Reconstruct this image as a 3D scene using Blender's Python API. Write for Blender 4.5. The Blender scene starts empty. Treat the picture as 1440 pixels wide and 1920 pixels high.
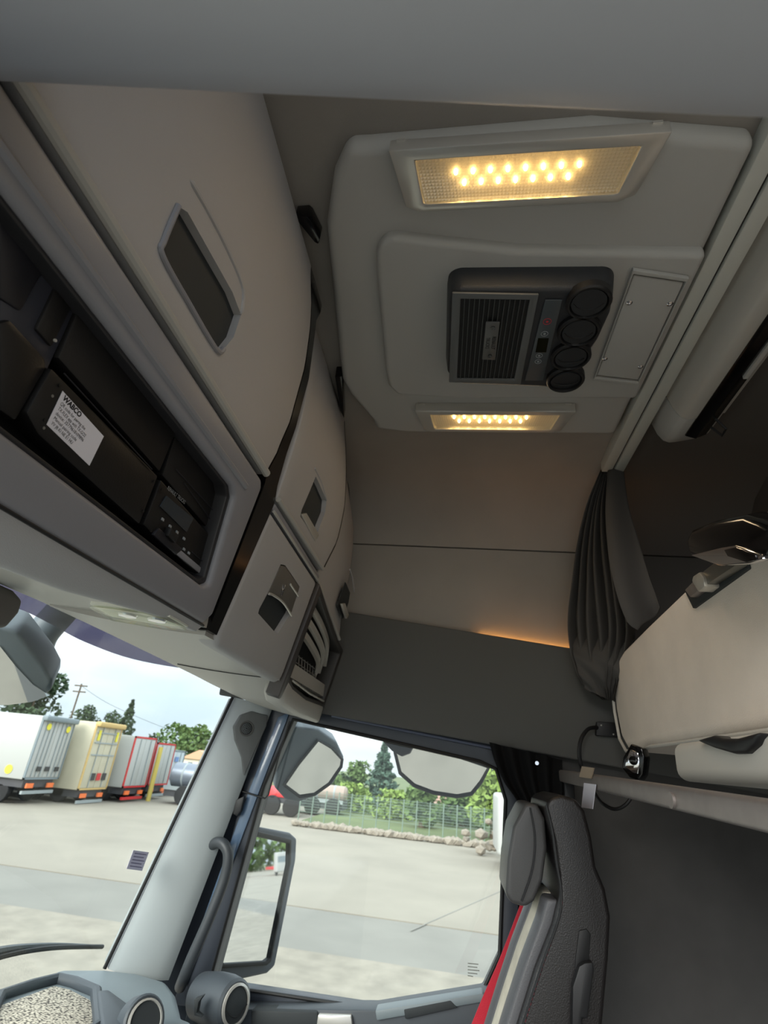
import bpy, bmesh, math, random
from mathutils import Vector, Matrix
random.seed(7)
V = Vector
SC = bpy.context.scene
COL = SC.collection
GZ = 3.2                      # lens height above the yard
# ------------------------------------------------------------------ camera
FPX, CX, CY = 1000.0, 720.0, 960.0
_a, _b, _s = 130.0, 489.0, 0.1
AX = V((_a, _b, FPX)).normalized()
_k = FPX * FPX / (_b - _a * _s)
AZ = V((_s * _k, -_k, FPX)).normalized()
AY = AZ.cross(AX)
cam_d = bpy.data.cameras.new('camera'); cam = bpy.data.objects.new('camera', cam_d); COL.objects.link(cam)
# camera axes in the world: right, up, back
cr = V((AX.x, AY.x, AZ.x)); cu = -V((AX.y, AY.y, AZ.y)); cb = -V((AX.z, AY.z, AZ.z))
M = Matrix((cr, cu, cb)).transposed().to_4x4(); M.translation = V((0, 0, GZ))
cam.matrix_world = M
cam_d.sensor_fit = 'HORIZONTAL'; cam_d.sensor_width = 36.0; cam_d.lens = 36.0 * FPX / 1440.0
cam_d.clip_start = 0.02; cam_d.clip_end = 600
cam_d.dof.use_dof = True; cam_d.dof.focus_distance = 0.95; cam_d.dof.aperture_fstop = 25.0 / 2.6
SC.camera = cam
# ------------------------------------------------------------------ world (overcast sky), exposure
w = bpy.data.worlds.new('sky'); SC.world = w; w.use_nodes = True
nt = w.node_tree; nt.nodes.clear()
tc = nt.nodes.new('ShaderNodeTexCoord'); nz = nt.nodes.new('ShaderNodeTexNoise'); nz.inputs['Scale'].default_value = 3.2; nz.inputs['Detail'].default_value = 5
mp = nt.nodes.new('ShaderNodeMapping'); mp.inputs['Scale'].default_value = (1, 1, 3)
rp = nt.nodes.new('ShaderNodeValToRGB'); rp.color_ramp.elements[0].position = .32; rp.color_ramp.elements[1].position = .68
rp.color_ramp.elements[0].color = (0.58, 0.70, 0.80, 1); rp.color_ramp.elements[1].color = (0.86, 0.90, 0.93, 1)
bg = nt.nodes.new('ShaderNodeBackground')
# standard overcast luminance: (1 + 2 sin(elevation)) / 3 of the zenith
sx_ = nt.nodes.new('ShaderNodeSeparateXYZ'); nt.links.new(tc.outputs['Generated'], sx_.inputs[0])
m1_ = nt.nodes.new('ShaderNodeMath'); m1_.operation = 'MAXIMUM'; m1_.inputs[1].default_value = 0; nt.links.new(sx_.outputs['Z'], m1_.inputs[0])
m2_ = nt.nodes.new('ShaderNodeMath'); m2_.operation = 'MULTIPLY_ADD'; m2_.inputs[1].default_value = 2.0; m2_.inputs[2].default_value = 1.0; nt.links.new(m1_.outputs[0], m2_.inputs[0])
nt.links.new(m2_.outputs[0], bg.inputs['Strength'])
wo = nt.nodes.new('ShaderNodeOutputWorld')
nt.links.new(tc.outputs['Generated'], mp.inputs['Vector']); nt.links.new(mp.outputs['Vector'], nz.inputs['Vector'])
nt.links.new(nz.outputs['Fac'], rp.inputs['Fac']); nt.links.new(rp.outputs['Color'], bg.inputs['Color']); nt.links.new(bg.outputs[0], wo.inputs['Surface'])
sun_d = bpy.data.lights.new('hazy_sun', 'SUN'); sun_d.energy = 3.2; sun_d.angle = math.radians(40); sun_d.color = (1, .97, .92)
sun = bpy.data.objects.new('hazy_sun', sun_d); COL.objects.link(sun); sun.location = (-20, 8, 20)
sun.rotation_euler = V((.80, -.42, -.42)).to_track_quat('-Z', 'Y').to_euler()
SC.view_settings.view_transform = 'Standard'; SC.view_settings.look = 'None'; SC.view_settings.gamma = 1
SC.view_settings.use_curve_mapping = False; SC.view_settings.exposure = 0.46

# ------------------------------------------------------------------ helpers
def ray(u, v):
    d = V((u - CX, v - CY, FPX)); return V((AX.dot(d), AY.dot(d), AZ.dot(d)))
def at(u, v, ax, val):
    d = ray(u, v); return d * (val / d[ax])
def atx(u, v, x): return at(u, v, 0, x)
def aty(u, v, y): return at(u, v, 1, y)
def atz(u, v, z): return at(u, v, 2, z)
def hit(u, v, p0, n):
    d = ray(u, v); p0 = V(p0); n = V(n); return d * (p0.dot(n) / d.dot(n))
def lerp(a, b, t): return a + (b - a) * t

def srgb(c):
    return tuple(((x / 255) / 12.92 if x / 255 <= .04045 else ((x / 255 + .055) / 1.055) ** 2.4) for x in c)
MATS = {}
def mat(name, c, rough=.6, metal=0., bump=0., bscale=400., var=0., vscale=8., spec=.5, coat=0.):
    if name in MATS: return MATS[name]
    m = bpy.data.materials.new(name); m.use_nodes = True; MATS[name] = m
    t = m.node_tree; b = t.nodes['Principled BSDF']; col = srgb(c) + (1,)
    b.inputs['Base Color'].default_value = col; b.inputs['Roughness'].default_value = rough; b.inputs['Metallic'].default_value = metal
    b.inputs['Specular IOR Level'].default_value = spec; b.inputs['Coat Weight'].default_value = coat
    if var or bump: tcn = t.nodes.new('ShaderNodeTexCoord')
    if var:
        n = t.nodes.new('ShaderNodeTexNoise'); n.inputs['Scale'].default_value = vscale; n.inputs['Detail'].default_value = 6
        r = t.nodes.new('ShaderNodeValToRGB'); r.color_ramp.elements[0].position = .3; r.color_ramp.elements[1].position = .7
        r.color_ramp.elements[0].color = tuple(x * (1 - var) for x in col[:3]) + (1,); r.color_ramp.elements[1].color = tuple(min(1, x * (1 + var)) for x in col[:3]) + (1,)
        t.links.new(tcn.outputs['Object'], n.inputs['Vector']); t.links.new(n.outputs['Fac'], r.inputs['Fac']); t.links.new(r.outputs['Color'], b.inputs['Base Color'])
    if bump:
        n2 = t.nodes.new('ShaderNodeTexNoise'); n2.inputs['Scale'].default_value = bscale; n2.inputs['Detail'].default_value = 3
        bp = t.nodes.new('ShaderNodeBump'); bp.inputs['Strength'].default_value = bump; bp.inputs['Distance'].default_value = .002
        t.links.new(tcn.outputs['Object'], n2.inputs['Vector']); t.links.new(n2.outputs['Fac'], bp.inputs['Height']); t.links.new(bp.outputs['Normal'], b.inputs['Normal'])
    return m
def emat(name, c, s):
    if name in MATS: return MATS[name]
    m = bpy.data.materials.new(name); m.use_nodes = True; MATS[name] = m
    t = m.node_tree; t.nodes.clear(); e = t.nodes.new('ShaderNodeEmission'); e.inputs[0].default_value = srgb(c) + (1,); e.inputs[1].default_value = s
    o = t.nodes.new('ShaderNodeOutputMaterial'); t.links.new(e.outputs[0], o.inputs[0]); return m
def glassmat(name, tint=(255, 255, 255), refl=.06, gl=.02):
    if name in MATS: return MATS[name]
    m = bpy.data.materials.new(name); m.use_nodes = True; MATS[name] = m
    t = m.node_tree; t.nodes.clear(); tr = t.nodes.new('ShaderNodeBsdfTransparent'); tr.inputs[0].default_value = srgb(tint) + (1,)
    g = t.nodes.new('ShaderNodeBsdfGlossy'); g.inputs['Roughness'].default_value = gl
    mx = t.nodes.new('ShaderNodeMixShader'); mx.inputs[0].default_value = refl; o = t.nodes.new('ShaderNodeOutputMaterial')
    t.links.new(tr.outputs[0], mx.inputs[1]); t.links.new(g.outputs[0], mx.inputs[2]); t.links.new(mx.outputs[0], o.inputs[0]); return m

class G:
    """collects geometry for one mesh"""
    def __init__(s): s.v = []; s.f = []
    def add(s, vs, fs):
        o = len(s.v); s.v += [V(p) for p in vs]; s.f += [[i + o for i in f] for f in fs]; return s
    def box(s, a, b):
        x0, y0, z0 = a; x1, y1, z1 = b
        if x0 > x1: x0, x1 = x1, x0
        if y0 > y1: y0, y1 = y1, y0
        if z0 > z1: z0, z1 = z1, z0
        return s.add([(x0,y0,z0),(x1,y0,z0),(x1,y1,z0),(x0,y1,z0),(x0,y0,z1),(x1,y0,z1),(x1,y1,z1),(x0,y1,z1)],
                     [(0,3,2,1),(4,5,6,7),(0,1,5,4),(1,2,6,5),(2,3,7,6),(3,0,4,7)])
    def hexa(s, p):
        return s.add(p, [(0,3,2,1),(4,5,6,7),(0,1,5,4),(1,2,6,5),(2,3,7,6),(3,0,4,7)])
    def prism(s, poly, d, d0=None):
        """polygon of 3D points pushed along d (starting at d0)"""
        d = V(d); d0 = V(d0) if d0 is not None else V((0,0,0)); n = len(poly)
        a = [V(p) + d0 for p in poly]; b = [V(p) + d for p in poly]
        return s.add(a + b, [list(range(n))[::-1], list(range(n, 2*n))] + [(i, (i+1) % n, n + (i+1) % n, n + i) for i in range(n)])
    def ring(s, outer, inner, d):
        d = V(d); n = len(outer); assert len(inner) == n
        A = [V(p) for p in outer]; B = [V(p) for p in inner]
        vs = A + B + [p + d for p in A] + [p + d for p in B]; fs = []
        for i in range(n):
            j = (i + 1) % n
            fs += [(i, n+i, n+j, j), (2*n+i, 2*n+j, 3*n+j, 3*n+i), (i, j, 2*n+j, 2*n+i), (n+i, 3*n+i, 3*n+j, n+j)]
        return s.add(vs, fs)
    def tube(s, pts, r, seg=10, closed=False):
        pts = [V(p) for p in pts]; n = len(pts); rr = r if isinstance(r, (list, tuple)) else [r] * n
        rings = []; up = None
        for i, p in enumerate(pts):
            if closed: t = (pts[(i+1) % n] - pts[i-1]).normalized()
            else: t = (pts[min(i+1, n-1)] - pts[max(i-1, 0)]).normalized()
            if up is None: up = V((0,0,1)) if abs(t.z) < .9 else V((1,0,0))
            a = t.cross(up).normalized(); up = a.cross(t).normalized()
            rings.append([p + (a * math.cos(k*2*math.pi/seg) + up * math.sin(k*2*math.pi/seg)) * rr[i] for k in range(seg)])
        vs = [q for R in rings for q in R]; fs = []
        m = n if closed else n - 1
        for i in range(m):
            j = (i + 1) % n
            for k in range(seg): fs.append((i*seg+k, i*seg+(k+1) % seg, j*seg+(k+1) % seg, j*seg+k))
        if not closed: fs += [list(range(seg))[::-1], [(n-1)*seg + k for k in range(seg)]]
        return s.add(vs, fs)
    def cyl(s, c, ax, r, h, seg=24, r2=None):
        """frustum from c along unit axis ax"""
        c = V(c); ax = V(ax).normalized(); r2 = r if r2 is None else r2
        t = V((0,0,1)) if abs(ax.z) < .9 else V((1,0,0)); a = ax.cross(t).normalized(); b = ax.cross(a)
        A = [c + (a*math.cos(k*2*math.pi/seg) + b*math.sin(k*2*math.pi/seg))*r for k in range(seg)]
        B = [c + ax*h + (a*math.cos(k*2*math.pi/seg) + b*math.sin(k*2*math.pi/seg))*r2 for k in range(seg)]
        return s.add(A + B, [list(range(seg))[::-1], list(range(seg, 2*seg))] + [(i, (i+1) % seg, seg+(i+1) % seg, seg+i) for i in range(seg)])
    def lathe(s, c, ax, prof, seg=28):
        """prof: (radius, height along ax)"""
        c = V(c); ax = V(ax).normalized(); t = V((0,0,1)) if abs(ax.z) < .9 else V((1,0,0)); a = ax.cross(t).normalized(); b = ax.cross(a)
        vs = []; fs = []
        for r, h in prof: vs += [c + ax*h + (a*math.cos(k*2*math.pi/seg) + b*math.sin(k*2*math.pi/seg))*r for k in range(seg)]
        for i in range(len(prof)-1):
            for k in range(seg): fs.append((i*seg+k, i*seg+(k+1) % seg, (i+1)*seg+(k+1) % seg, (i+1)*seg+k))
        fs += [list(range(seg))[::-1], [(len(prof)-1)*seg + k for k in range(seg)]]
        return s.add(vs, fs)
    def sheet(s, fn, nu, nv, thick=None):
        """grid fn(u,v); thick: vector or function(p) giving the back face"""
        vs = [V(fn(i/nu, j/nv)) for j in range(nv+1) for i in range(nu+1)]; W = nu + 1
        fs = [(j*W+i, j*W+i+1, (j+1)*W+i+1, (j+1)*W+i) for j in range(nv) for i in range(nu)]
        if thick is None: return s.add(vs, fs)
        N = len(vs); bk = [p + V(thick) for p in vs]
        f2 = [tuple(N + k for k in f[::-1]) for f in fs]
        bd = [i for i in range(W)] + [j*W+nu for j in range(1, nv+1)] + [nv*W+i for i in range(nu-1, -1, -1)] + [j*W for j in range(nv-1, 0, -1)]
        n = len(bd); sd = [(bd[(i+1) % n], bd[i], N + bd[i], N + bd[(i+1) % n]) for i in range(n)]
        return s.add(vs + bk, fs + f2 + sd)

def wloc(o):
    l = V((0,0,0))
    while o: l = l + o.location; o = o.parent
    return l
def thing(name, label, cat, loc, group=None):
    o = bpy.data.objects.new(name, None); o.empty_display_size = .05; COL.objects.link(o); o.location = V(loc)
    o['label'] = label; o['category'] = cat
    if group: o['group'] = group
    return o
def mk(name, g, m, parent=None, bevel=0., seg=2, angle=35, smooth=True, bang=30):
    bm = bmesh.new(); vs = [bm.verts.new(p) for p in g.v]
    for f in g.f:
        try: bm.faces.new([vs[i] for i in f])
        except ValueError: pass
    bmesh.ops.recalc_face_normals(bm, faces=bm.faces)
    if bevel:
        es = [e for e in bm.edges if len(e.link_faces) == 2 and e.calc_face_angle(0) > math.radians(bang)]
        bmesh.ops.bevel(bm, geom=es, offset=bevel, segments=seg, profile=.5, affect='EDGES', clamp_overlap=True)
    me = bpy.data.meshes.new(name); bm.to_mesh(me); bm.free()
    return link(name, me, m, parent, angle, smooth)
def link(name, me, m, parent=None, angle=35, smooth=True):
    if len(me.vertices):
        xs = [v.co.copy() for v in me.vertices]
        lo = V([min(p[i] for p in xs) for i in range(3)]); hi = V([max(p[i] for p in xs) for i in range(3)])
        c = V(((lo.x+hi.x)/2, (lo.y+hi.y)/2, lo.z))
        me.transform(Matrix.Translation(-c))
    else: c = V((0,0,0))
    if smooth:
        me.shade_smooth(); me.set_sharp_from_angle(angle=math.radians(angle))
    me.materials.append(m)
    o = bpy.data.objects.new(name, me); COL.objects.link(o)
    o.location = c - (wloc(parent) if parent else V((0,0,0)))
    if parent: o.parent = parent
    return o
def tag(o, label, cat, group=None, kind=None):
    if label: o['label'] = label
    if cat: o['category'] = cat
    if group: o['group'] = group
    if kind: o['kind'] = kind
    return o
def struct(o, label=None, cat=None):
    o['kind'] = 'structure'
    if label: o['label'] = label
    if cat: o['category'] = cat
    return o
def cut(o, gs):
    """boolean-cut the solids gs (world coordinates) out of o"""
    for g in gs:
        bm = bmesh.new(); vs = [bm.verts.new(p) for p in g.v]
        for f in g.f: bm.faces.new([vs[i] for i in f])
        bmesh.ops.recalc_face_normals(bm, faces=bm.faces)
        me = bpy.data.meshes.new('cut'); bm.to_mesh(me); bm.free(); me.transform(Matrix.Translation(-wloc(o)))
        c = bpy.data.objects.new('cut', me); COL.objects.link(c)
        # evaluate with both at the same origin
        tmp = bpy.data.objects.new('tmp', o.data); COL.objects.link(tmp)
        md = tmp.modifiers.new('b', 'BOOLEAN'); md.object = c; md.operation = 'DIFFERENCE'; md.solver = 'EXACT'
        dg = bpy.context.evaluated_depsgraph_get(); ev = tmp.evaluated_get(dg)
        nm = bpy.data.meshes.new_from_object(ev)
        bpy.data.objects.remove(tmp); bpy.data.objects.remove(c)
        if len(nm.polygons) > 3:
            nm.shade_smooth(); nm.set_sharp_from_angle(angle=math.radians(35)); o.data = nm
def text(name, s, p, right, up, size, m, parent, depth=.0006, align='LEFT', sx=1.0, bold=0., fit=None):
    cu_ = bpy.data.curves.new('t', 'FONT'); cu_.body = s; cu_.size = size; cu_.align_x = align; cu_.resolution_u = 3; cu_.offset = bold
    ob = bpy.data.objects.new('t', cu_); COL.objects.link(ob)
    dg = bpy.context.evaluated_depsgraph_get(); me = bpy.data.meshes.new_from_object(ob.evaluated_get(dg)); bpy.data.objects.remove(ob)
    if fit: wd_ = max(v.co.x for v in me.vertices) - min(v.co.x for v in me.vertices); sx = fit / wd_
    right = V(right).normalized(); up = V(up).normalized(); n = right.cross(up)
    X = Matrix((right, up, n)).transposed().to_4x4(); X.translation = V(p)
    g = G(); g.add([X @ V((v.co.x * sx, v.co.y, 0)) for v in me.vertices], [list(q.vertices) for q in me.polygons])
    return mk(name, g, m, parent, smooth=False)
def copytree(o, d, parent=None, label=None, group=None):
    c = o.copy(); COL.objects.link(c)
    if parent: c.parent = parent
    else:
        c.location = o.location + V(d)
        if label: c['label'] = label
    for ch in o.children: copytree(ch, d, c)
    return c
def spline(pts, n=8, closed=False):
    pts = [V(p) for p in pts]; out = []; N = len(pts); m = N if closed else N - 1
    for i in range(m):
        g_ = lambda k: pts[k % N] if closed else pts[max(0, min(N-1, k))]
        p0, p1, p2, p3 = g_(i-1), g_(i), g_(i+1), g_(i+2)
        for k in range(n):
            t = k / n
            out.append(.5 * ((2*p1) + (p2-p0)*t + (2*p0-5*p1+4*p2-p3)*t*t + (3*p1-p0-3*p2+p3)*t**3))
    if not closed: out.append(pts[-1])
    return out
def rrect(x0, x1, y0, y1, r, n=5):
    """rounded rectangle as 2D points"""
    o = []
    for cx, cy, a in ((x1-r, y1-r, 0), (x0+r, y1-r, 90), (x0+r, y0+r, 180), (x1-r, y0+r, 270)):
        for k in range(n+1):
            t = math.radians(a + 90*k/n); o.append((cx + r*math.cos(t), cy + r*math.sin(t)))
    return o

# ------------------------------------------------------------------ materials
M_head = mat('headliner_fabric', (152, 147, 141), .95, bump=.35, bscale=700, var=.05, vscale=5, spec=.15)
M_head_shade = mat('headliner_fabric_shaded', (98, 94, 90), .95, bump=.35, bscale=700, spec=.1)  # headliner fabric again, with the shade of the sleeper put into the colour
M_panel = mat('moulded_grey_plastic', (180, 179, 175), .62, bump=.15, bscale=900, spec=.35)
M_cab = mat('cabinet_grey_skin', (174, 172, 172), .6, bump=.3, bscale=1100, spec=.4)
M_trim = mat('satin_grey_trim', (140, 140, 146), .42, bump=.12, bscale=900)
M_lip = mat('light_grey_trim', (176, 173, 167), .4)
M_drk = mat('dark_grey_panel', (92, 92, 90), .8, bump=.25, bscale=700, spec=.25)
M_blk = mat('black_plastic', (24, 24, 26), .5, bump=.1, bscale=900)
M_blk2 = mat('black_gloss', (10, 10, 11), .14)
M_recess = mat('charcoal_recess', (46, 50, 52), .7)
M_ac = mat('charcoal_grained_plastic', (44, 46, 50), .45, bump=.35, bscale=600)
M_silver = mat('satin_silver', (206, 203, 196), .3, metal=.45)
M_chrome = mat('chrome', (225, 225, 228), .08, metal=1)
M_alu = mat('aluminium_profile', (150, 142, 138), .42, metal=.55, var=.08, vscale=30)
M_rail = mat('pale_grey_rail', (200, 201, 194), .5)
M_tube = mat('warm_grey_satin_shell', (188, 185, 178), .3)
M_bunk = mat('beige_bunk_fabric', (236, 225, 214), .95, bump=.5, bscale=500, var=.04, vscale=10, spec=.1)
M_bunk2 = mat('pale_grey_vinyl', (200, 196, 188), .6)
M_curt = mat('charcoal_curtain_cloth', (80, 78, 76), .9, bump=.2, bscale=900, spec=.15)
M_curtb = mat('black_curtain_cloth', (20, 20, 21), .9, spec=.15)
M_leath = mat('black_leather', (30, 27, 27), .36, bump=.35, bscale=350)
M_leathg = mat('grey_leather', (84, 84, 87), .42, bump=.25, bscale=350)
M_suede = mat('taupe_suede', (206, 199, 182), .95, bump=.6, bscale=60, var=.14, vscale=24, spec=.1)
M_red = mat('red_webbing', (200, 30, 52), .6, bump=.3, bscale=500)
M_thread = mat('dark_red_thread', (120, 40, 52), .8)
M_back = mat('rear_wall_cloth', (84, 83, 82), .95, bump=.3, bscale=600, var=.08, vscale=9, spec=.1)
M_pill = mat('pillar_grey_plastic', (148, 154, 155), .55, bump=.12, bscale=900)
M_dash = mat('dashboard_grey', (124, 134, 138), .5, bump=.15, bscale=900)
M_dash2 = mat('dashboard_slate', (66, 72, 78), .5, bump=.2, bscale=900)
M_door = mat('door_frame_slate', (52, 57, 66), .42)
M_paint = mat('blue_grey_paint', (84, 104, 128), .25, coat=.6)
M_rub = mat('black_rubber', (16, 16, 17), .6)
M_white = mat('white_paper', (232, 230, 240), .8)
M_ink = mat('black_ink', (20, 18, 22), .8)
M_inkg = mat('pale_print', (150, 155, 160), .7)
M_mirror = mat('mirror_glass', (235, 238, 240), .02, metal=1)
M_housing = mat('mirror_housing_grey', (92, 102, 110), .5)
M_glass = glassmat('window_glass', (250, 252, 250), .03)
M_visor = glassmat('smoked_visor_plastic', (146, 142, 160), .08, .1)
M_clear = glassmat('clear_lamp_lens', (252, 250, 244), .24, .10)
M_led = emat('warm_led', (255, 214, 140), 26.0)
M_strip = emat('warm_light_strip', (255, 176, 90), 22.0)
M_refl = mat('lamp_reflector', (225, 214, 192), .4, metal=.2)
M_refl.node_tree.nodes['Principled BSDF'].inputs['Emission Color'].default_value = (1, .72, .36, 1); M_refl.node_tree.nodes['Principled BSDF'].inputs['Emission Strength'].default_value = .05
M_vis2 = mat('map_lamp_bowl', (225, 225, 212), .3)

# woven mat
def weave():
    m = mat('woven_mat', (150, 140, 122), .95); t = m.node_tree; b = t.nodes['Principled BSDF']
    tcn = t.nodes.new('ShaderNodeTexCoord'); v = t.nodes.new('ShaderNodeTexVoronoi'); v.inputs['Scale'].default_value = 260
    mpn = t.nodes.new('ShaderNodeMapping'); mpn.inputs['Scale'].default_value = (1, .55, 1)
    r = t.nodes.new('ShaderNodeValToRGB'); r.color_ramp.elements[0].color = srgb((205, 196, 178)) + (1,); r.color_ramp.elements[1].color = srgb((62, 58, 54)) + (1,)
    r.color_ramp.elements[0].position = .35; r.color_ramp.elements[1].position = .75
    t.links.new(tcn.outputs['Object'], mpn.inputs[0]); t.links.new(mpn.outputs[0], v.inputs['Vector']); t.links.new(v.outputs['Distance'], r.inputs[0]); t.links.new(r.outputs[0], b.inputs['Base Color'])
    return m
M_weave = weave()

# ================================================================== CAB SHELL
RZ = 1.04
YR = -1.05
YP = ((.40, .392), (.5, .39), (.6, .385), (.7, .374), (.8, .361), (.9, .350), (.96, .346), (1.0, .351), (1.045, .372), (1.2, .40))
def yprof(z):                     # front of the big centre locker
    for (a, p), (b, q) in zip(YP, YP[1:]):
        if z <= b: return lerp(p, q, max(0, (z - a) / (b - a)))
    return .40
def yprof2(z, k=.010):
    t = max(0, min(1, (z - .5) / .54)); return .39 + k * t - .022 * math.sin(math.pi * t)   # flatter passenger-side lockers
def ylow(z): return .39 + .22 * (.49 - z)
PL0, PLN = (1, .39, .49), (0, 1, .22)
LN = V((0, -1, -.22)).normalized()            # outward normal of the lower fronts
def hprof(u, v, fn=yprof):
    d = ray(u, v); t = .38 / d.y
    for _ in range(30): t = .5 * t + .5 * fn(d.z * t) / d.y
    return d * t
def edge_fn(px, fn=yprof):
    q = sorted((p.z, p.x) for p in (hprof(u, v, fn) for u, v in px))
    def f(z):
        if z <= q[0][0]: return q[0][1]
        for (a, p), (b, r) in zip(q, q[1:]):
            if z <= b: return lerp(p, r, (z - a) / max(1e-6, b - a))
        return q[-1][1]
    return f
XR1 = edge_fn([(583, 522), (585, 560), (582, 620), (572, 690), (545, 790), (520, 850), (500, 887)])
XR2 = edge_fn([(600, 458), (599, 520), (594, 600), (580, 710), (556, 800), (520, 915)])
def hlow(u, v): return hit(u, v, PL0, PLN)

# ceiling with the rounded edge above the far wall
prof = [(-.35, RZ), (1.62, RZ), (1.76, RZ - .012), (1.86, RZ - .05), (1.93, RZ - .12), (1.965, RZ - .2), (1.972, .802)]
g = G(); sec = [V((x, 0, z)) for x, z in prof] + [V((2.10, 0, .802)), V((2.10, 0, 1.16)), V((-.35, 0, 1.16))]
g.prism([p + V((0, -.552, 0)) for p in sec], (0, .86 + .552, 0))
struct(mk('ceiling', g, M_head, angle=50), 'grey fabric headliner of the cab roof')
g = G(); g.prism([p + V((0, YR, 0)) for p in sec], (0, -.553 - YR, 0)); struct(mk('ceiling', g, M_head_shade, angle=50), 'fabric headliner over the bunk, coloured darker for shade')
g = G(); sec = [(1.972, .796), (1.982, .60), (1.984, .36), (1.984, .19), (2.10, .19), (2.10, .796)]
g.prism([V((x, -.552, z)) for x, z in sec], (0, .86 + .552, 0))
w2 = G(); w2.prism([V((x, YR, z)) for x, z in sec], (0, -.553 - YR, 0)); struct(mk('wall_right', w2, M_head_shade, angle=50), 'fabric side wall beside the bunk, coloured darker for shade')
struct(mk('wall_right', g, M_head, angle=50), 'grey fabric upper side wall above the far door')
# dark side panel below it
t0, t1 = atx(665, 1150, 1.965), atx(1070, 1216, 1.965)
sl = (t1.z - t0.z) / (t1.y - t0.y)
def ztop(y): return t0.z + sl * (y - t0.y)
b0, b1 = atx(615, 1333, 1.965), atx(1040, 1432, 1.965)
slb = (b1.z - b0.z) / (b1.y - b0.y)
def zbot(y): return b0.z + slb * (y - b0.y)
ys = (.86, YR)
g = G(); g.hexa([(1.965, ys[0], zbot(.62)), (1.965, ys[1], zbot(-.62)), (1.978, ys[1], zbot(-.62)), (1.978, ys[0], zbot(.62)), (1.955, ys[0], ztop(ys[0])), (1.955, ys[1], ztop(ys[1])), (1.968, ys[1], ztop(ys[1])), (1.968, ys[0], ztop(ys[0]))])
struct(mk('trim_1', g, M_drk, bevel=.006, seg=3), 'dark grey side panel above the passenger door')
g = G(); g.box((-.35, YR - .06, -1.35), (2.10, YR, 1.16)); rw = struct(mk('wall_back', g, M_back), 'black cloth rear wall behind the bunk')
g = G(); g.box((-.35, .86, .262), (2.10, .92, 1.16)); struct(mk('wall_front', g, M_blk), 'front bulkhead above the windscreen')
g = G(); g.box((-.35, YR, -1.41), (2.10, 1.2, -1.35)); struct(mk('floor', g, M_drk), 'dark cab floor')
g = G(); g.box((2.0, YR, -1.35), (2.10, -.205, .19)); struct(mk('wall_right', g, M_back), 'black lower side wall behind the passenger door')
# warm light strip tucked behind the top edge of the dark panel
g = G(); ya, yb = atx(900, 1188, 1.96).y, -.47
dzs = -.016
g.hexa([(1.972, ya, ztop(ya) + dzs), (1.972, yb, ztop(yb) + dzs), (1.980, yb, ztop(yb) + dzs), (1.980, ya, ztop(ya) + dzs), (1.972, ya, ztop(ya) + dzs + .004), (1.972, yb, ztop(yb) + dzs + .004), (1.980, yb, ztop(yb) + dzs + .004), (1.980, ya, ztop(ya) + dzs + .004)])
tag(mk('light_strip', g, M_strip), 'thin warm glowing light strip along the top of the dark side panel', 'light strip')
# near roof beam on the driver's side
A, B = atx(0, 122, .16), atx(1440, 178, .16)
dv = (B - A); P0 = A - dv * .12; P1 = B + dv * .8
cs = [(0, 0), (.03, .035), (.03, .085), (.0, .13), (-.05, .2), (-.35, .34), (-.5, .34), (-.5, .12), (-.12, -.005), (-.05, -.018)]
g = G(); g.prism([P0 + V((x, 0, z)) for x, z in cs], P1 - P0)
struct(mk('trim_2', g, mat('beam_grey_plastic', (178, 178, 184), .5, bump=.1, bscale=900), bevel=.012, seg=3, angle=60), 'blurred grey roof beam over the driver door, nearest the lens')

# ------------------------------------------------------------------ roof module
tm = thing('roof_module', 'large moulded grey roof panel carrying the lamps and air conditioner', 'roof panel', (1.0, -.1, 1.0))
PZ = .998
pts = [atz(u, v, PZ) for u, v in ((650, 275), (625, 330), (611, 425), (626, 575), (641, 715), (655, 740), (700, 792))]
far = [V((1.455, .29, PZ)), V((1.475, .19, PZ)), V((1.475, -.47, PZ))]
near = [V((.60, -.475, PZ)), V((.56, -.2, PZ)), V((.565, .19, PZ))]
g = G(); g.prism(pts + far + near, (0, 0, RZ - PZ + .01)); mk('base_shell', g, M_panel, tm, bevel=.02, seg=5, angle=50)
PZ2 = .974
o2 = [atz(u, v, PZ2) for u, v in ((735, 445), (715, 455), (705, 475), (706, 520), (722, 690), (728, 725), (745, 742))]
o2 += [V((1.262, .02, PZ2)), V((1.262, -.47, PZ2)), V((.80, -.47, PZ2)), V((.775, -.1, PZ2)), V((.745, .08, PZ2))]
g = G(); g.prism(o2, (0, 0, .035)); mk('raised_centre', g, M_panel, tm, bevel=.018, seg=5, angle=50)

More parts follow.
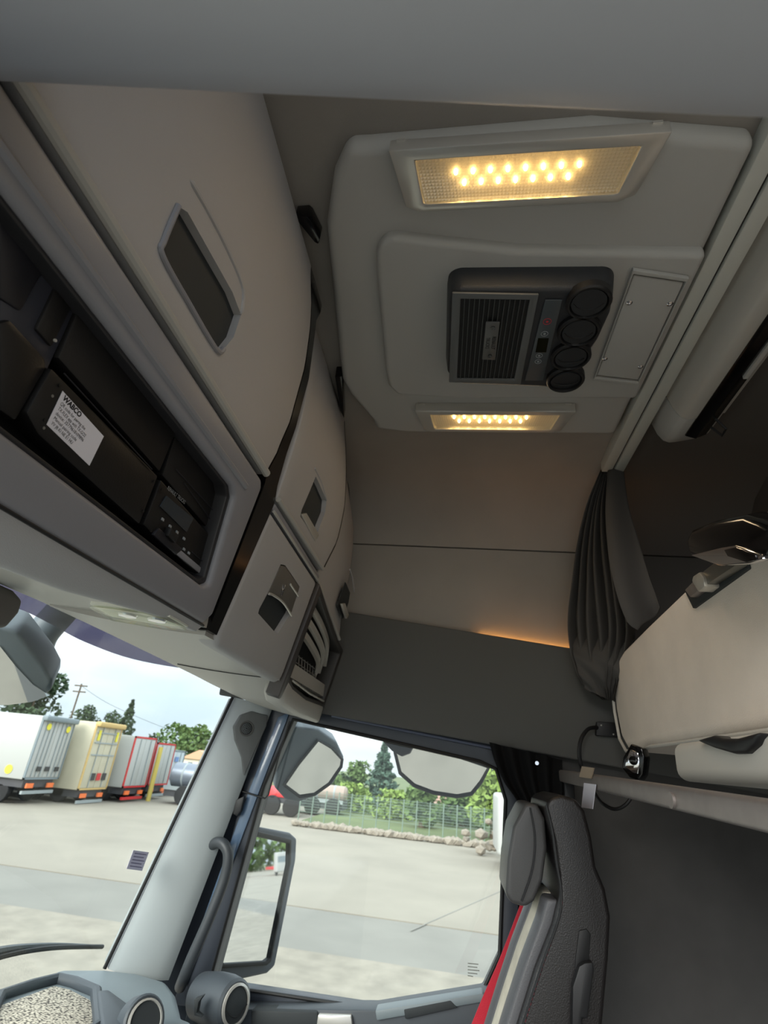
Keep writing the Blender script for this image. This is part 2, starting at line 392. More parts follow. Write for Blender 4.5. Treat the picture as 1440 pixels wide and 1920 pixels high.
def lamp(label):
    x0, x1, y0, y1 = .556, .682, -.320, .145
    zt = 1.0; zb = .966
    t = thing('roof_lamp', label, 'lamp', ((x0+x1)/2, (y0+y1)/2, zb), 'twin roof lamps')
    o = [V((x0, y1, zb)), V((x0, y0, zb)), V((x1-.012, y0+.022, zb+.012)), V((x1, y0+.05, zb+.012)), V((x1, y1-.045, zb+.012)), V((x1-.012, y1-.02, zb+.012))]
    def inn(x, y): return V((x, y, zb + .012 * (x - x0) / (x1 - x0)))
    i_ = [inn(x0+.022, y1-.045), inn(x0+.022, y0+.042), inn(x1-.019, y0+.055), inn(x1-.017, y0+.062), inn(x1-.017, y1-.062), inn(x1-.019, y1-.055)]
    g = G(); g.ring(o, i_, (0, 0, .032)); mk('frame', g, M_silver, t, bevel=.003, seg=2)
    g = G(); g.prism([V((p.x, p.y, .990)) for p in i_], (0, 0, .003)); mk('reflector', g, M_refl, t)
    # prismatic lens
    lx0, lx1, ly0, ly1 = x0+.022, x1-.018, y0+.044, y1-.046
    g = G(); nx, ny = 13, 56
    for a in range(nx):
        for b in range(ny):
            xa, xb = lerp(lx0, lx1, a/nx), lerp(lx0, lx1, (a+1)/nx); sh = .012 * (xa - lx0) / (lx1 - lx0)
            ya, yb = lerp(ly0+sh, ly1-sh, b/ny), lerp(ly0+sh, ly1-sh, (b+1)/ny)
            z_ = zb + .003 + .012 * (xa - x0) / (x1 - x0)
            g.add([(xa, ya, z_), (xb, ya, z_), (xb, yb, z_), (xa, yb, z_), ((xa+xb)/2, (ya+yb)/2, z_ - .0022)], [(0,1,4), (1,2,4), (2,3,4), (3,0,4)])
    ln = mk('lens', g, M_clear, t, smooth=False); ln['label'] = 'clear prismatic lens'
    ym = (y0 + y1) / 2
    for row, n in ((0, 8), (1, 7)):
        for k in range(n):
            yy = ym + .008 + (k - (n-1)/2) * .031; xx = lerp(lx0, lx1, .42 if row == 0 else .66)
            g = G(); g.lathe((xx, yy, .989), (0, 0, -1), [(.0035, 0), (.0035, .004), (.0022, .0065), (.0004, .0072)], 8)
            mk('led', g, M_led, t)
    for yy in (y1 - .02, y0 + .02):
        g = G(); g.box((x0 - .002, yy - .008, zb + .024), (x0 + .006, yy + .008, zb + .030)); mk('clip', g, M_silver, t)
    L = bpy.data.lights.new('lamp_light', 'AREA'); L.shape = 'RECTANGLE'; L.size = .07; L.size_y = .28; L.energy = .42; L.color = (1.0, .76, .5)
    lo = bpy.data.objects.new('lamp_light', L); COL.objects.link(lo); lo.parent = t; lo.location = V(((x0+x1)/2, ym, zb - .008)) - t.location
    return t
lamp1 = lamp('lit roof lamp nearest the lens, two rows of warm LEDs above the air conditioner')
lamp2 = copytree(lamp1, (.752, .002, 0), label='lit roof lamp on the far side, between air conditioner and headliner seam')

# ------------------------------------------------------------------ air conditioner
ac = thing('roof_air_conditioner', 'black roof air conditioner with slatted grille and four round vents', 'air conditioner', (1.0, -.1, .915))
AZ0 = .915
bot = [atz(u, v, AZ0) for u, v in ((862, 542), (846, 552), (843, 570), (840, 700), (850, 716), (870, 722), (1010, 727), (1045, 730), (1085, 690), (1120, 640), (1143, 590), (1150, 552), (1138, 541))]
cxy = sum(bot, V((0,0,0))) / len(bot)
top = [V((cxy.x + (p.x-cxy.x)*1.035, cxy.y + (p.y-cxy.y)*1.05, PZ2 + .01)) for p in bot]
n = len(bot); g = G(); g.add(bot + top, [list(range(n))[::-1], list(range(n, 2*n))] + [(i, (i+1) % n, n+(i+1) % n, n+i) for i in range(n)])
mk('housing', g, M_ac, ac, bevel=.012, seg=4, angle=50)
fo = [atz(u, v, AZ0 - .001) for u, v in ((848, 546), (1010, 549), (976, 718), (842, 714))]
fi = [atz(u, v, AZ0 - .001) for u, v in ((864, 557), (993, 559), (964, 708), (857, 707))]
g = G(); g.ring(fo, fi, (0, 0, -.006)); M_grf = mat('grille_frame_grey', (96, 98, 98), .45, bump=.1); mk('grille_frame', g, M_grf, ac, bevel=.002)
g = G(); g.prism([p + V((0, 0, .0)) for p in fi], (0, 0, -.001)); mk('grille_backing', g, M_rub, ac)
ns = 13
for k in range(ns):
    a = (k + .8) / (ns + .6); p, q = fi[0].lerp(fi[1], a), fi[3].lerp(fi[2], a); g = G()
    hw = V((0, .0008, 0)); g.hexa([p-hw, p+hw, q+hw, q-hw, p-hw+V((0,0,-.0055)), p+hw+V((0,0,-.0055)), q+hw+V((0,0,-.0055)), q-hw+V((0,0,-.0055))]); mk('slat', g, mat('slat_grey', (74, 76, 76), .5), ac)
bp_ = [atz(u, v, AZ0 - .0065) for u, v in ((911, 602), (937, 602), (929, 673), (904, 672))]
g = G(); g.prism(bp_, (0, 0, -.004)); bd = mk('badge', g, mat('badge_grey', (104, 104, 102), .4, metal=.3), ac, bevel=.001); bd['label'] = 'small rectangular maker plate on the grille'
rt = (bp_[3] - bp_[0]).normalized(); upv = (bp_[1] - bp_[0]).normalized()
for s_, fr in (('RENAULT', .60), ('TRUCKS', .16)):
    text('lettering', s_, bp_[0].lerp(bp_[3], .53) + (bp_[1]-bp_[0]) * fr + V((0,0,-.0046)), rt, upv, .0125, M_ink, bd, align='CENTER', fit=.040 if s_ == 'RENAULT' else .036)
for fr in (.13, .88):
    c_ = bp_[0].lerp(bp_[3], fr).lerp(bp_[1].lerp(bp_[2], fr), .55); g = G(); g.cyl(c_ + V((0,0,-.003)), (0,0,-1), .005, .003, 12); mk('rivet', g, M_blk2, bd)
cp = [atz(u, v, AZ0 - .001) for u, v in ((1022, 561), (1054, 561), (1018, 712), (984, 712))]
g = G(); g.prism(cp, (0, 0, -.003)); ctl = mk('control_strip', g, mat('control_membrane', (70, 76, 80), .35), ac, bevel=.001)
dp = [atz(u, v, AZ0 - .0042) for u, v in ((1009, 634), (1029, 634), (1024, 660), (1004, 660))]
g = G(); g.prism(dp, (0, 0, -.001)); mk('display', g, mat('unlit_display', (28, 28, 14), .12), ctl)
for u, v, r_, m_, nm in ((1026, 603, .0085, mat('button_red', (190, 52, 62), .5), 'power_button'), (1021, 626, .0075, M_inkg, 'fan_button'), (1011, 667, .0072, M_inkg, 'plus_button'), (1009, 678, .0072, M_inkg, 'minus_button')):
    c_ = atz(u, v, AZ0 - .0044); g = G(); g.tube([c_ + V((math.cos(k*math.pi/8)*r_, math.sin(k*math.pi/8)*r_, 0)) for k in range(16)], .0007, 6, closed=True)
    g.cyl(c_ + V((0, 0, .0004)), (0, 0, -1), .0028, .0012, 10); mk(nm, g, m_, ctl)
for k, (u, v, tl) in enumerate(((1104, 565, 0), (1085, 620, .05), (1070, 668, .25), (1060, 711, .6))):
    c_ = atz(u, v, AZ0 - .006); ax = V((.25*tl, -.1*tl, -1)).normalized()
    g = G(); g.lathe(c_ + V((0,0,.012)), (0, 0, -1), [(.046, 0), (.046, .016), (.043, .020), (.039, .020), (.037, .014), (.037, .004)], 28); vt = mk('round_vent', g, M_blk, ac)
    g = G(); g.cyl(c_ + V((0,0,-.001)), ax, .0355, .004, 24); fl = mk('vent_flap', g, mat('vent_flap_grey', (38, 41, 45), .5), vt)
    pa = [c_ + ax*.005 + V((math.cos(t_)*.030 - .012, math.sin(t_)*.034, 0)) for t_ in [(-1.1 + 2.2*i/8) for i in range(9)]]
    g = G(); g.tube(pa, .0014, 6); mk('vent_rib', g, M_blk, vt)

# cover plate with four screws
cvp = thing('roof_cover_plate', 'grey rectangular cover plate with four screws beside the air conditioner', 'cover plate', (1.03, -.4, .96))
q_ = [atz(u, v, PZ2 - .001) for u, v in ((1187, 513), (1281, 527), (1196, 709), (1119, 700))]
g = G(); g.prism(q_, (0, 0, -.007)); mk('plate', g, M_panel, cvp, bevel=.004, seg=3)
g = G(); c4 = sum(q_, V((0,0,0))) / 4
g.ring([c4 + (p - c4) * 1.10 for p in q_], [c4 + (p - c4) * 1.04 for p in q_], (0, 0, -.010)); mk('rim', g, M_panel, cvp, bevel=.004, seg=3)
for u, v in ((1180, 567), (1256, 569), (1134, 672), (1201, 687)):
    c_ = atz(u, v, PZ2 - .008); g = G(); g.lathe(c_, (0,0,-1), [(.0065, 0), (.0065, .002), (.004, .0035), (.0022, .0035), (.002, .001)], 12); mk('screw', g, M_chrome, cvp)

# curtain rail on the ceiling
cr_ = thing('ceiling_curtain_rail', 'pale grey twin track curtain rail running across the ceiling', 'curtain rail', (1.0, -.52, 1.0))
for a, b, nm in ((-.482, -.516, 'track'), (-.522, -.556, 'track')):
    g = G(); g.box((.1, a, .997), (1.70, b, RZ + .005)); mk(nm, g, M_rail, cr_, bevel=.004)
g = G(); g.box((.1, -.518, 1.004), (1.70, -.520, RZ)); mk('groove', g, M_blk, cr_)

# half-round housing behind the rail
th = thing('rear_roller_housing', 'half-round grey housing with end cap behind the ceiling rail', 'roller housing', (1.0, -.65, .9))
XE = 1.33
s0 = [V((XE, -.558, RZ + .01)), atx(1249, 742, XE), atx(1262, 766, XE), atx(1276, 781, XE), atx(1290, 786, XE), atx(1304, 785, XE)]
yb_ = s0[-1].y - .08
sec = s0 + [V((XE, yb_, s0[-1].z + .02)), V((XE, yb_, RZ + .01))]
g = G(); g.prism(sec, (-1.25, 0, 0)); mk('shell', g, M_tube, th, angle=60)
e = .985; cc = V((XE, -.62, RZ))
sec2 = [cc + (p - cc) * e for p in sec]; ext = []
n = len(sec2); L1 = [p + V((.004, 0, 0)) for p in sec2]; L2 = [p + V((.10, 0, 0)) for p in sec2]; L3 = [V((XE + .145, lerp(p.y, cc.y, .12), lerp(p.z, RZ, .18))) for p in sec2]
g = G(); vs = L1 + L2 + L3
g.add(vs, [list(range(n))[::-1], list(range(2*n, 3*n))] + [(i, (i+1) % n, n+(i+1) % n, n+i) for i in range(n)] + [(n+i, n+(i+1) % n, 2*n+(i+1) % n, 2*n+i) for i in range(n)]); mk('end_cap', g, M_panel, th, bevel=.004, angle=50)
c_ = s0[-1]; g = G(); g.prism([c_ + V((0, -.002, -.002)), c_ + V((0, -.030, -.012)), c_ + V((0, -.062, .004)), c_ + V((0, -.06, .05)), c_ + V((0, 0, .03))], (-1.25, 0, 0), (.085, 0, 0)); mk('slot_strip', g, M_blk2, th, bevel=.003)
g = G(); g.box((.92, c_.y - .046, c_.z - .017), (1.14, c_.y - .036, c_.z - .008)); mk('slot_insert', g, M_panel, th)
g = G(); kk = c_ + V((.0, -.062, 0)); g.tube([kk + V((0, .01, .0)), kk + V((.0, -.012, -.034)), kk + V((.03, -.014, -.036)), kk + V((.035, .008, -.004))], .0035, 8); mk('latch_loop', g, M_blk, th)

# ================================================================== OVERHEAD LOCKERS (front)
def bulge_door(xl, xr, z0, z1, fy, nx=10, nz=24):
    g = G()
    def fn(u, v):
        z = lerp(z0, z1, v); return (lerp(xl(z), xr(z), u), fy(z), z)
    g.sheet(fn, nx, nz, (0, .022, 0)); return g
def poly_prof(pts, off=0., fn=yprof): return [hprof(u, v, fn) + V((0, off, 0)) for u, v in pts]
BODYB = .86
# centre unit
cu_t = thing('centre_overhead_locker', 'wide grey overhead locker with one big flap door, nearest the lens', 'locker', (.3, .5, .5))
g = G(); g.prism([V((-.35, .425, .50)), V((-.35, .42, 1.035)), V((-.35, BODYB, 1.035)), V((-.35, BODYB, .50))], (1.04, 0, 0)); mk('carcass', g, M_blk, cu_t)
d1 = mk('door', bulge_door(lambda z: -.32, XR1, .503, 1.036, yprof), M_cab, cu_t, bevel=.005, seg=3)
pocket = [(333, 386), (352, 398), (436, 548), (452, 590), (438, 632), (420, 655), (404, 650), (303, 486), (303, 468)]
pk = poly_prof(pocket)
g = G(); g.prism(pk, (0, .014, 0), (0, -.03, 0)); cut(d1, [g])
g = G(); g.prism([p + V((0, .013, 0)) for p in pk], (0, .004, 0)); r_ = mk('grip_recess', g, M_recess, d1); r_['label'] = 'charcoal recessed grip'
lipp = spline([hprof(u, v) + V((0, -.001, 0)) for u, v in ((333, 386), (306, 450), (303, 480), (350, 565), (404, 655), (418, 654))], 6)
g = G(); g.tube(lipp, .0045, 8); mk('grip_lip', g, M_trim, d1)
ridge = spline([hprof(u, v) + V((0, .001, 0)) for u, v in ((356, 336), (395, 405), (430, 475), (455, 540), (452, 590))], 6)
g = G(); g.tube(ridge, [.001] + [.005] * (len(ridge) - 2) + [.002], 8); mk('grip_ridge', g, M_cab, d1)
lowe = [V((x, yprof(.505) - .003, .503)) for x in (-.32, .3, .888)]
g = G(); g.tube(lowe, .008, 10); mk('door_edge_strip', g, M_lip, d1)

# equipment shelf below the centre door
es = thing('equipment_shelf', 'dark equipment shelf with slots framed in grey below the centre locker', 'shelf', (.3, .45, .2))
OUT = [(-.35, .198), (-.35, .487), (.885, .487), (.899, .475), (.930, .222), (.908, .198)]
def low3(x, z, off=0.): return V((x, ylow(z), z)) + LN * off
INN = [(-.30, .262), (-.30, .425), (.800, .425), (.822, .413), (.872, .264), (.855, .254)]
g = G(); g.ring([low3(x, z) for x, z in OUT], [low3(x, z) for x, z in INN], -LN * .06); mk('frame', g, M_trim, es, bevel=.017, seg=5, angle=50)
g = G(); g.tube([low3(-.34, .447, -.001), low3(.84, .447, -.001)], .006, 8); mk('frame_ridge', g, M_trim, es)
g = G(); g.ring([low3(x, z, -.010) for x, z in INN], [low3(lerp(x, .27, .02), lerp(z, .345, .08), -.010) for x, z in INN], -LN * .05); mk('inner_bezel', g, mat('bezel_charcoal', (42, 42, 45), .45), es, bevel=.003)
g = G(); g.prism([low3(x, z, -.07) for x, z in INN], -LN * .01); mk('back_plate', g, M_rub, es)
def mod(name, pts, m, off, depth=.03, par=es, bevel=.003):
    g = G(); q = [hit(u, v, V(PL0) + LN * off, PLN) for u, v in pts]; g.prism(q, -LN * depth); return mk(name, g, m, par, bevel=bevel), q
M_slot = mat('slot_black', (20, 19, 20), .45, bump=.1); M_slot2 = mat('slot_charcoal', (34, 34, 40), .4)
M_mid = mat('slot_surround', (54, 56, 66), .4)
mod('blank_slot', [(152, 570), (110, 672), (300, 885), (333, 805)], M_slot, -.028)
m1, q1 = mod('radio_unit', [(97, 690), (50, 775), (72, 815), (262, 984), (297, 893)], M_slot, -.024)
mod('upper_tray', [(335, 800), (305, 892), (428, 1035), (448, 935)], M_slot, -.034)
m2, q2 = mod('tachograph', [(303, 900), (270, 985), (290, 1005), (385, 1090), (392, 1082), (424, 1038)], M_slot, -.026)
mod('slot_surround', [(0, 385), (0, 640), (55, 740), (92, 690), (148, 570)], M_mid, -.034)
mod('storage_slot', [(0, 470), (0, 560), (40, 585), (85, 505), (60, 465), (0, 400)], M_slot2, -.031, .02)
mod('switch_blank', [(110, 530), (68, 618), (98, 652), (140, 570)], M_slot, -.030, .02)
mod('storage_slot', [(0, 605), (0, 770), (30, 790), (88, 690), (85, 672), (20, 600)], M_slot, -.029, .02)
# slot seams
for a_, b_, off in (((170, 600), (300, 755), -.026), ((205, 605), (325, 745), -.026), ((330, 880), (425, 985), -.031), ((345, 905), (420, 1010), -.031), ((120, 700), (285, 880), -.0225), ((360, 1035), (405, 1075), -.0235)):
    p, q = [hit(u, v, V(PL0) + LN * off, PLN) for u, v in (a_, b_)]; g = G(); g.tube([p, q], .0009, 6); mk('seam_line', g, M_slot2, es)
# tachograph details
dq = [hit(u, v, V(PL0) + LN * -.0235, PLN) for u, v in ((313, 930), (301, 950), (350, 998), (363, 972))]
g = G(); g.prism(dq, -LN * .002); mk('display', g, mat('lcd_grey', (58, 64, 70), .25), m2)
ru = (dq[3] - dq[0]).normalized(); uu = (dq[0] - dq[1]).normalized()
text('lettering', 'RENAULT TRUCKS', hit(313, 917, V(PL0) + LN * -.0252, PLN), ru, LN.cross(ru) if LN.cross(ru).z > 0 else ru.cross(LN), .0085, M_inkg, m2, sx=.8)
for k, (u, v) in enumerate(((305, 974), (319, 987), (332, 998), (345, 1010), (345, 1030), (354, 1037))):
    p = hit(u, v, V(PL0) + LN * -.0245, PLN); g = G(); g.box(p - V((.003, .001, .002)), p + V((.003, .001, .002))); mk('button_mark', g, M_inkg, m2)
mod('card_drawer', [(300, 990), (288, 1004), (330, 1042), (345, 1030)], M_slot2, -.021, .008, m2)
mod('card_slot_edge', [(336, 1028), (329, 1038), (390, 1088), (394, 1078)], M_trim, -.022, .004, m2)
mod('card_lever', [(322, 990), (316, 1006), (330, 1020), (338, 1004)], M_blk, -.014, .012, m2)
for u, v in ((112, 722), (84, 788), (288, 902), (268, 958), (282, 995), (303, 918)):
    p = hit(u, v, V(PL0) + LN * -.0235, PLN); g = G(); g.cyl(p, LN, .0022, .0012, 8); mk('pin', g, M_rub, m1)
for u, v in ((96, 742), (80, 802), (102, 638), (130, 540)):
    p = hit(u, v, V(PL0) + LN * -.026, PLN); g = G(); g.cyl(p, LN, .0018, .002, 8); mk('clip_dot', g, M_lip, es)
# paper sticker (matrix code left out)
stp = [hit(u, v, V(PL0) + LN * -.0232, PLN) for u, v in ((117, 733), (194, 818), (167, 873), (87, 796))]
g = G(); g.prism(stp, LN * .0006); st = mk('pairing_sticker', g, M_white); tag(st, 'white printed paper sticker on the black radio unit', 'sticker')
rx = (stp[1] - stp[0]); dy_ = (stp[3] - stp[0]); nrm = LN
for fr, s_, sz, fw in ((.17, 'WABCO', .0085, .40), (.33, 'QR code for pairing the', .0058, .56), (.48, 'TX-FLEX app with TX-GO2', .0058, .62), (.62, 'device: 35779610109896', .0058, .62), (.76, 'Manual pairing code', .0058, .50), (.91, 'YV JB KI NE E1 HU', .0058, .46)):
    p = stp[0] + rx * .045 + dy_ * fr + LN * .0009
    text('lettering', s_, p, rx, nrm.cross(rx), sz, M_ink, st, bold=.00035 if fr < .2 else 0, fit=fw * rx.length)
# curved underside fascia of the centre unit, with the map lamps
fa = thing('header_fascia', 'pale grey curved fascia under the equipment shelf above the windscreen', 'fascia', (.3, .5, .13))
def fas(u, v):
    x = lerp(-.35, .915, u)
    k_ = max(0, min(1, (x - .5) / .39)); e_ = .03 * (k_ * k_ * (3 - 2 * k_)); pr_ = spline([V((0, ylow(.20) + .002, .200)), V((0, ylow(.19) + .010, .182 + e_ * .3)), V((0, .495 - e_ * .8, .158 + e_)), V((0, .515 - e_ * .8, .168 + e_ * .8)), V((0, .52 - e_, .196))], 6)
    k = v * (len(pr_) - 1); i = min(int(k), len(pr_) - 2); p = pr_[i].lerp(pr_[i+1], k - i); return (x, p.y, p.z)
g = G(); g.sheet(fas, 12, 24, (0, .012, .02)); mk('shell', g, M_cab, fa, angle=60)
g = G(); g.tube([fas(u_, .03) for u_ in [k/12 for k in range(13)]], .0024, 6); mk('groove', g, M_blk, fa)
ml = thing('map_lamp', 'clear reading lamp pod under the overhead fascia', 'lamp', (.6, .5, .15))
mq = [atz(u, v, .186) for u, v in ((168, 1134), (200, 1137), (270, 1147), (318, 1158), (352, 1177), (300, 1173), (210, 1158))]
g = G(); g.prism(mq, (0, 0, -.006)); mk('lens', g, glassmat('map_lens', (246, 248, 240), .25, .08), ml, bevel=.003)
g = G(); g.prism([p + V((0, 0, .001)) for p in mq], (0, 0, .005)); mk('bowl', g, M_vis2, ml)
for u, v in ((240, 1153), (295, 1162)):
    p = atz(u, v, .183); g = G(); g.lathe(p, (0, 0, -1), [(.016, 0), (.014, .003), (.003, .0045)], 14); mk('bulb_dome', g, M_chrome, ml)
# header lining between fascia and windscreen
def zhead(x): return .230 - .045 * max(0, (x - .9) / 1.1) ** 1.2
g = G(); g.sheet(lambda u, v: (lerp(-.35, 2.0, u), lerp(.46, .81, v), lerp(.200, zhead(lerp(-.35, 2.0, u)), v)), 24, 6, (0, 0, .04))
struct(mk('trim_3', g, M_lip), 'light grey header lining along the top of the windscreen')

# black gloss divider between the units
dvd = thing('locker_divider', 'black gloss curved divider strip between the overhead lockers', 'divider', (.93, .45, .2))
g = G()
def dstrip(u, v):
    z = lerp(.196, 1.035, v); b = max(0, min(1, (z - .47) / .04))
    x = lerp(lerp(lerp(.903, .936, max(0, min(1, (.48 - z) / .27))), .976, u), lerp(XR1(z) + .003, XR2(z), u), b); y = lerp(ylow(z), yprof(z), b) + .001; return (x, y, z)
g.sheet(dstrip, 3, 60, (0, .02, 0)); mk('strip', g, M_blk2, dvd)
for hk_, lb in (([(552, 408), (575, 406), (582, 412), (600, 448), (597, 458), (590, 455)], 'black bracket at the ceiling over the divider strip'), ([(628, 706), (641, 706), (645, 785), (638, 770)], 'black bracket at the ceiling over the narrow locker')):
    g = G(); g.prism([atz(u, v, 1.0) for u, v in hk_], (0, 0, .038)); tag(mk('ceiling_bracket', g, M_blk2, bevel=.002), lb, 'bracket')

# passenger-side lockers: a flap door, a drawer, a corner flap and a net bin
XR3 = edge_fn([(646, 805), (649, 870), (646, 950), (632, 1015), (602, 1078)], yprof2)
pl = thing('passenger_overhead_locker', 'narrow grey locker with pull handle between black divider and corner locker', 'locker', (1.2, .5, .5))
g = G(); g.prism([V((.975, .425, .475)), V((.975, .43, 1.035)), V((.975, BODYB, 1.035)), V((.975, BODYB, .475))], (.475, 0, 0)); mk('carcass', g, M_blk, pl)
d2 = mk('door', bulge_door(lambda z: lerp(.978, 1.0, (z - .49) / .55), XR3, .492, 1.036, yprof2), M_cab, pl, bevel=.005, seg=3)
def pull(door, outer, tab, ridge_px, lab):
    pk = poly_prof(outer, 0, yprof2); g = G(); g.prism(pk, (0, .014, 0), (0, -.03, 0)); cut(door, [g])
    g = G(); g.prism([p + V((0, .013, 0)) for p in pk], (0, .004, 0)); mk('grip_recess', g, M_recess, door)
    tb = poly_prof(tab, -.003, yprof2); g = G(); g.prism(tb, (0, .008, 0)); mk('grip_tab', g, M_silver, door, bevel=.001)['label'] = lab
    rg = spline([hprof(u, v, yprof2) for u, v in ridge_px], 5); g = G(); g.tube(rg, .003, 8); mk('grip_ridge', g, M_cab, door)
pull(d2, [(592, 893), (601, 912), (612, 938), (610, 960), (600, 985), (592, 1012), (563, 968), (566, 955)], [(564, 964), (573, 962), (597, 1003), (590, 1014)], [(590, 878), (603, 905), (612, 938)], 'pale metal pull tab')
g = G(); g.tube([V((.98, yprof2(.494) - .002, .492)), V((1.412, yprof2(.494) - .002, .492))], .006, 10); mk('door_edge_strip', g, M_lip, d2)
g = G(); g.tube([V((XR3(z) + .004, yprof2(z) + .004, z)) for z in [lerp(.497, 1.03, k/16) for k in range(17)]], .0045, 6); mk('gap_shade_line', g, M_rub, d2)  # black tube added as the dark, shaded gap between the two doors
cl_ = thing('corner_overhead_locker', 'farthest overhead locker door, tucked against the side wall', 'locker', (1.7, .5, .45))
g = G(); g.prism([V((1.47, .43, .475)), V((1.47, .45, 1.0)), V((1.47, BODYB, 1.0)), V((1.47, BODYB, .475))], (.46, 0, 0)); mk('carcass', g, M_blk, cl_)
g = G()
def d3f(u, v):
    z = lerp(lerp(.474, .385, u), lerp(1.036, .86, u ** 1.3), v); x = lerp(XR3(z) + .016, lerp(1.845, 1.955, v), u)
    return (x, yprof2(max(z, .48)) + .020 + .025 * u * v + .01 * v, z)
g.sheet(d3f, 10, 14, (0, .022, 0)); d3 = mk('door', g, M_cab, cl_, bevel=.005, seg=3)
pull(d3, [(655, 1092), (663, 1112), (660, 1130), (650, 1160), (640, 1135)], [(640, 1132), (646, 1131), (653, 1153), (649, 1160)], [(656, 1068), (661, 1085), (664, 1110)], 'pale metal pull tab')
g = G(); g.tube([d3f(u_, 0.0) for u_ in (0, .5, 1)], .006, 10); mk('door_edge_strip', g, M_lip, d3)

dr = thing('overhead_drawer', 'grey overhead drawer with latch plate under the narrow locker', 'drawer', (1.2, .5, .18))
g = G(); g.prism([low3(.975, .478, -.03), low3(.975, .185, -.03), V((.975, .62, .20)), V((.975, .62, .478))], (.45, 0, 0)); mk('carcass', g, M_blk, dr)
fr_ = [low3(.978, .462), low3(1.415, .452), low3(1.425, .2), low3(1.422, .176), low3(1.40, .168), low3(1.0, .176), low3(.978, .19)]
g = G(); g.prism(fr_, -LN * .05); df = mk('front', g, M_cab, dr, bevel=.014, seg=4, angle=50)
g = G(); g.prism([low3(.978, .482), low3(1.417, .472), low3(1.417, .458), low3(.978, .467)], -LN * .03); mk('top_trim', g, M_trim, dr, bevel=.004)
g = G(); g.tube([low3(.985, .466, .0), low3(1.41, .457, .0)], .0035, 8); mk('trim_line', g, M_lip, dr)
op = [hlow(u, v) for u, v in ((526, 1058), (535, 1060), (562, 1100), (560, 1108), (543, 1152), (521, 1188), (516, 1186), (484, 1150), (486, 1142), (502, 1112))]
g = G(); g.prism(op, -LN * .014, LN * .03); cut(df, [g])
g = G(); g.prism([p - LN * .0125 for p in op], -LN * .004); mk('latch_recess', g, M_recess, df)
lt = [hlow(u, v) + LN * .001 for u, v in ((526, 1060), (535, 1062), (561, 1101), (559, 1108), (545, 1152), (530, 1128), (512, 1116), (502, 1113))]
g = G(); g.prism(lt, -LN * .006); lp = mk('latch_plate', g, mat('latch_grey', (104, 100, 94), .4), df, bevel=.0015)
g = G(); g.tube(spline([hlow(u, v) + LN * .002 for u, v in ((503, 1113), (512, 1116), (530, 1130), (545, 1154))], 5), .003, 8); mk('latch_lip', g, M_silver, lp)
g = G(); g.tube([hlow(543, 1095) + LN * .002, hlow(558, 1117) + LN * .002], .0026, 8); mk('latch_bar', g, M_silver, lp)
cb_ = hlow(531, 1101) + LN * .0015; g = G(); g.tube([cb_ + V((math.cos(t_*math.pi/7)*.007, 0, math.sin(t_*math.pi/7)*.010)) for t_ in range(14)], .0014, 6, closed=True)
g.tube([cb_ + V((-.004, 0, -.022)), cb_ + V((0, 0, -.006))], .0018, 6); mk('key_emblem', g, M_chrome, lp)
# underside of the passenger units (light grey)
def und(u, v):
    x = lerp(.945, 1.95, u); k = max(0, min(1, (x - 1.36) / .32)); k = k * k * (3 - 2 * k); za = lerp(.188, .122, k)
    a = V((x, ylow(.18) + .006 + .01 * k, za)); b = V((x, .80, zhead(x) - .004)); c = V((x, .62, lerp(.195, .128, k)))
    return a * (1-v)**2 + c * 2*v*(1-v) + b * v*v
g = G(); g.sheet(und, 24, 14, (0, 0, .02)); us_ = thing('locker_underside', 'pale grey curved underside of the passenger lockers', 'fascia', (1.45, .6, .13)); mk('shell', g, M_lip, us_, angle=60)
g = G(); g.tube([und(.47 + .02 * v_, v_) - V((0, 0, .0005)) for v_ in [k/10 for k in range(1, 10)]], .0022, 6); mk('seam', g, M_blk, us_)
# net bin at the corner
nb = thing('corner_net_bin', 'open black bin with silver ribs in the corner below the farthest locker', 'open bin', (1.7, .48, .12))
def yl2(z): return ylow(z) - .002
BO = [(1.432, .455), (1.80, .385), (1.955, .37), (1.955, .115), (1.70, .135), (1.52, .165), (1.445, .182)]
BI = [(1.452, .43), (1.78, .37), (1.93, .352), (1.93, .178), (1.70, .172), (1.53, .182), (1.468, .20)]
g = G(); g.ring([low3(x, z, .004) for x, z in BO], [low3(x, z, .004) for x, z in BI], -LN * .06); mk('frame', g, mat('bin_dark_grey', (58, 56, 54), .5), nb, bevel=.006, seg=3)
g = G(); g.prism([low3(x, z, .007) for x, z in ((1.462, .19), (1.53, .176), (1.70, .166), (1.94, .172), (1.945, .112), (1.66, .112), (1.50, .122), (1.46, .14))], -LN * .06); mk('lower_lip', g, M_lip, nb, bevel=.012, seg=4, angle=50)
g = G(); g.prism([low3(1.43, .452, .006), low3(1.462, .438, .006), low3(1.475, .185, .006), low3(1.455, .135, .006), low3(1.432, .14, .006)], -LN * .04); mk('side_strip', g, mat('brown_grey_strip', (66, 61, 59), .4), nb, bevel=.004)
g = G(); g.prism([low3(x, z, -.056) for x, z in BI], -LN * .01); mk('back', g, M_rub, nb)
for k, (za, zb2) in enumerate(((.405, .33), (.37, .30), (.335, .268))):
    pa = spline([low3(1.475, za, -.02 - .004*k), low3(1.62, lerp(za, zb2, .32), -.006 - .004*k), low3(1.78, lerp(za, zb2, .72), -.008 - .004*k), low3(1.88 - .03*k, zb2 - .03, -.02 - .004*k)], 5)
    g = G()
    for i in range(len(pa) - 1):
        h = V((0, .0, .010)); p, q = pa[i], pa[i+1]; g.hexa([p-h, q-h, q-h+V((0,.012,0)), p-h+V((0,.012,0)), p+h, q+h, q+h+V((0,.012,0)), p+h+V((0,.012,0))])
    mk('rib', g, M_silver, nb)
